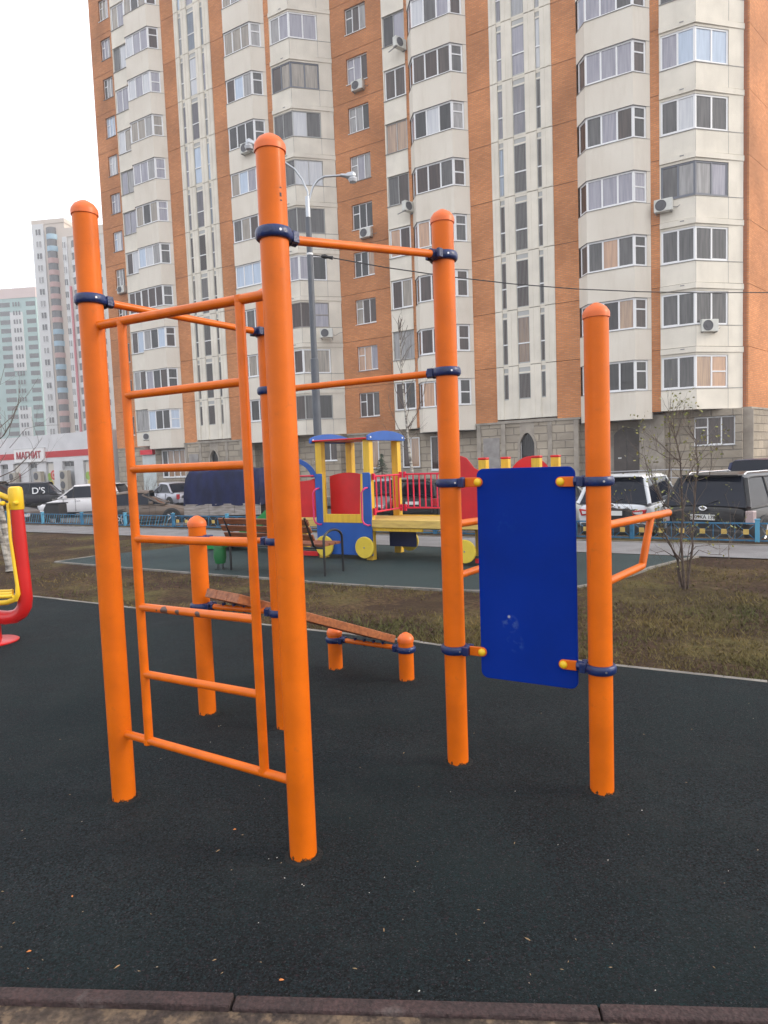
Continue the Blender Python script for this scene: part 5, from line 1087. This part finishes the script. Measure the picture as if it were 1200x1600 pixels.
def drawn(name, label, base, polys, Y0, rad, leafn, seed, M=M_BARK, subs=3, leaf_s=.03, cat='shrub', z0=0, twl=.3):
    rg = random.Random(seed); t = thing(name, label, cat, (base.x, base.y, z0)); mbt, mbb = MB(), MB(); tips = []
    o = Vector((base.x, base.y, z0))
    for k, (pl, r0, dY) in enumerate(polys):
        n = len(pl); pts = []
        for i, (x, y) in enumerate(pl): f = i/(n-1); pts.append(at(x, y, Y0+dY[0]+(dY[1]-dY[0])*f+rg.uniform(-.03, .03))-o)
        tgt = mbt if r0 >= rad else mbb
        tgt.tube(pts, [max(.0022, r0*(1-.8*i/(n-1))) for i in range(n)], M, 8 if tgt is mbt else 6, caps=False)
        for i in range(1, n):
            if i/n < .3: continue
            for _ in range(subs):
                if rg.random() < .55: continue
                a = pts[i-1].lerp(pts[i], rg.random()); d = (pts[i]-pts[i-1]).normalized()
                twiggy(mbb, a, d+Vector((rg.uniform(-1,1), rg.uniform(-1,1), rg.uniform(-.2,.9)))*.9, twl*rg.uniform(.4, 1.1), max(.0018, r0*.25), 1, rg, M_TWIG, tips, .5, .2, .6, (1, 2))
        tips += pts[int(n*.6):]
    if mbt.v: mbt.build('stem', t, smooth=True, fixn=False)
    mbb.build('twigs', t, smooth=True, fixn=False)
    if leafn: ml = MB(); leaves(ml, tips, rg, leafn, leaf_s, M_LEAFB); tag(ml.build('buds', t, fixn=False), kind='stuff')
    return t
q4 = lambda l: [(930+x/4.444, 650+y/4.444) for x, y in l]
SB = G(1072, 919)
drawn('shrub', 'bare many stemmed shrub with few yellow green buds, in front of the black off-roader', SB, [
 (q4([(620,1200),(605,1000),(595,850),(608,700),(603,600),(600,480),(590,300),(570,200),(545,90),(520,20)]), .017, (0, .1)),
 (q4([(640,1200),(655,1050),(678,900),(672,840),(690,600),(700,450),(718,350),(700,250),(698,170),(640,60)]), .015, (0, .3)),
 (q4([(605,1195),(572,1000),(525,900),(470,800),(425,730),(350,740)]), .014, (0, -.35)),
 (q4([(600,1000),(560,960),(500,870),(440,820),(412,800)]), .010, (-.05, -.4)),
 (q4([(590,1190),(570,1060),(600,860),(625,820),(650,810)]), .010, (0, .2)),
 (q4([(600,650),(545,662),(480,610),(430,520),(380,430),(340,280),(300,250)]), .008, (0, -.3)),
 (q4([(505,640),(510,500),(516,350),(520,200),(515,60),(510,-40)]), .009, (0, .2)),
 (q4([(600,480),(650,400),(690,340),(760,280),(870,200)]), .007, (0, .25)),
 (q4([(590,300),(500,290),(420,240),(350,210)]), .006, (.1, -.2)),
 (q4([(600,330),(540,280),(460,200),(400,150),(330,105)]), .006, (.1, -.1)),
 (q4([(650,1010),(720,930),(800,960),(880,962)]), .006, (0, -.2)), (q4([(652,960),(700,905),(790,900),(850,925)]), .005, (0, -.3)),
 (q4([(500,670),(440,560),(400,470),(390,380),(350,330)]), .005, (-.1, -.3)), (q4([(640,1150),(640,1000),(655,900),(690,870)]), .007, (0, .1)),
 (q4([(560,985),(480,935),(420,950),(405,985)]), .005, (-.05, -.3)), (q4([(470,690),(290,690),(220,660),(160,640)]), .005, (-.2, -.5)),
 (q4([(560,150),(590,50),(620,-60)]), .006, (.1, .1)), (q4([(700,450),(790,420),(810,330),(800,200)]), .005, (.3, .3))], SB.y, .0068, 520, 5, subs=8, leaf_s=.034, twl=.32)
S2 = G(1140, 873)
drawn('shrub', 'thin bare sapling with pale twigs, right of the many stemmed shrub', S2, [
 (q4([(930,1010),(925,930),(935,850),(900,760),(880,720)]), .006, (0,.1)), (q4([(930,930),(960,830),(1020,760),(1060,660)]), .004, (0,.1)), (q4([(935,860),(940,760),(935,640),(900,540)]), .004, (0,-.1)), (q4([(930,880),(980,800),(960,700),(1000,600)]), .0035, (0,0))], S2.y, .004, 60, 9, M=M_TWIG, subs=2, leaf_s=.025, twl=.2)
# left birch: trunk leans out of the frame, long twigs come back in
BY = 10.6; LB = G(14, 893)
drawn('birch_tree', 'birch with pale leaning trunk at the left edge, its thin twigs crossing the towers', LB, [
 ([(16,893),(14,860),(8,830),(2,800),(-8,760),(-20,700),(-40,600),(-60,480)], .07, (0, .3)), ([(13,880),(5,850),(-4,820),(-30,760)], .05, (0,-.2)),
 ([(-30,640),(-5,690),(6,680),(18,660),(25,640),(35,620)], .013, (0,-.3)), ([(-25,730),(0,745),(22,735),(40,718),(55,700),(66,684)], .010, (0,-.5)),
 ([(-20,770),(0,758),(20,752),(45,735),(70,718)], .009, (0,-.4)), ([(-30,660),(0,668),(20,650),(28,630),(32,600)], .009, (0,.3)), ([(-40,640),(-10,620),(0,600),(8,570)], .009, (0,.3)), ([(-30,690),(0,700),(14,680),(20,640),(45,615),(60,590)], .006, (0,.3)), ([(-40,760),(0,755),(30,744),(60,712)], .006, (0,.2)), ([(15,700),(40,670),(60,665),(92,664)], .004, (-.2,-.3))], LB.y, .04, 0, 21, M=M_TWIG, subs=2, twl=.5, cat='tree')
bpy.data.objects['birch_tree'].children[0].data.materials[0] = M_BIRCH
# slim birch by the facade
TBs = at(645, 745, 27.0)
drawn('birch_tree', 'slim bare birch in front of the stone ground floor, right of the yellow cab posts', TBs, [
 ([(648,790),(645,745),(641,715),(638,690),(634,650),(630,610),(627,570),(625,530),(623,500)], .07, (0,0)), ([(638,690),(622,668),(610,640),(606,615)], .02, (0,.5)), ([(636,670),(652,645),(662,615),(668,590)], .02, (0,-.5)), ([(633,640),(618,610),(612,580),(612,550)], .018, (0,-.6)), ([(631,620),(645,595),(652,565),(655,545)], .016, (0,.6)), ([(629,590),(618,560),(615,530)], .012, (0,.2)), ([(628,575),(640,545),(644,520)], .012, (0,-.2)), ([(640,705),(620,690),(606,676),(598,660)], .015, (0,0)), ([(637,690),(655,672),(668,660)], .014, (0,.3))], 27.0, .05, 0, 31, M=M_TWIG, subs=5, twl=.8, cat='tree', z0=ROADZ+.1)
bpy.data.objects['birch_tree.001'].children[0].data.materials[0] = M_BIRCH
# two-three bare bushes by the left part of the facade
for i, (px, Y, h, lb) in enumerate(((232, 43, 2.3, 'leftmost bare bush before the facade, above the brown hatchback'), (257, 43.5, 1.9, 'middle bare bush before the facade, above the silver saloon'), (285, 41, 2.4, 'rightmost bare bush before the facade, left of the tarpaulin trailer'))):
    b = at(px, 760, Y); t = thing('bush', lb, 'bush', (b.x, Y, ROADZ+.15), 0, 'bare bushes by the facade'); rg = random.Random(60+i); mb = MB(); tips = []
    for k in range(6): twiggy(mb, Vector((rg.uniform(-.2,.2), rg.uniform(-.2,.2), 0)), Vector((rg.uniform(-.5,.5), rg.uniform(-.5,.5), 1)), h*.5, .022, 3, rg, M_TWIG, tips, .4, .3, .7)
    mb.build('branches', t, fixn=False)
# small spruce
b = at(597, 740, 29.5); t = thing('spruce', 'small dark spruce behind the yellow cab posts of the play train', 'tree', (b.x, 29.5, ROADZ+.1))
zt_ = at(597, 706, 29.5).z-ROADZ-.1; mb = MB(); mb.tube([(0,0,0), (0,0,zt_*.95)], [.05, .012], M_BARK, 8); mb.build('trunk', t)
rg = random.Random(4); mb = MB()
for i in range(150):
    f = rg.random()**.8; z = .35+f*(zt_-.4); rad = (1-f)*.72+.08; a = rg.uniform(0, 6.28); e = Vector((math.cos(a)*rad, math.sin(a)*rad, z-.12+rad*.12)); s0 = Vector((0,0,z))
    for k in range(9):
        c = s0.lerp(e, (k+1.5)/10); w_ = .12*(1-k/14)
        mb.add([c+Vector((0,0,.0)), c+Vector((-math.sin(a)*w_, math.cos(a)*w_, -.03+rg.uniform(-.02,.03)))+(e-s0)*.12, c+(e-s0)*.08, c-Vector((-math.sin(a)*w_, math.cos(a)*w_, .03))+(e-s0)*.12], [(0,1,2),(0,2,3)], M_NEED)
mb.build('needles', t, fixn=False)
# ============================================================ AIR
hz = bpy.data.materials.new('haze_air'); hz.use_nodes = True; n = hz.node_tree; n.nodes.clear()
o_ = n.nodes.new('ShaderNodeOutputMaterial'); v = n.nodes.new('ShaderNodeVolumePrincipled'); v.inputs['Color'].default_value = (.93, .95, 1, 1); v.inputs['Density'].default_value = .0014; v.inputs['Anisotropy'].default_value = .2
n.links.new(v.outputs[0], o_.inputs['Volume'])
mb = MB(); mb.box(-300, 300, -60, 300, -3, 85, None); mb.mats = [hz]; mb.m = [0]*6
tag(mb.build('haze'), 'thin pale haze over the whole scene, whitening the far towers', 'haze', kind='stuff')
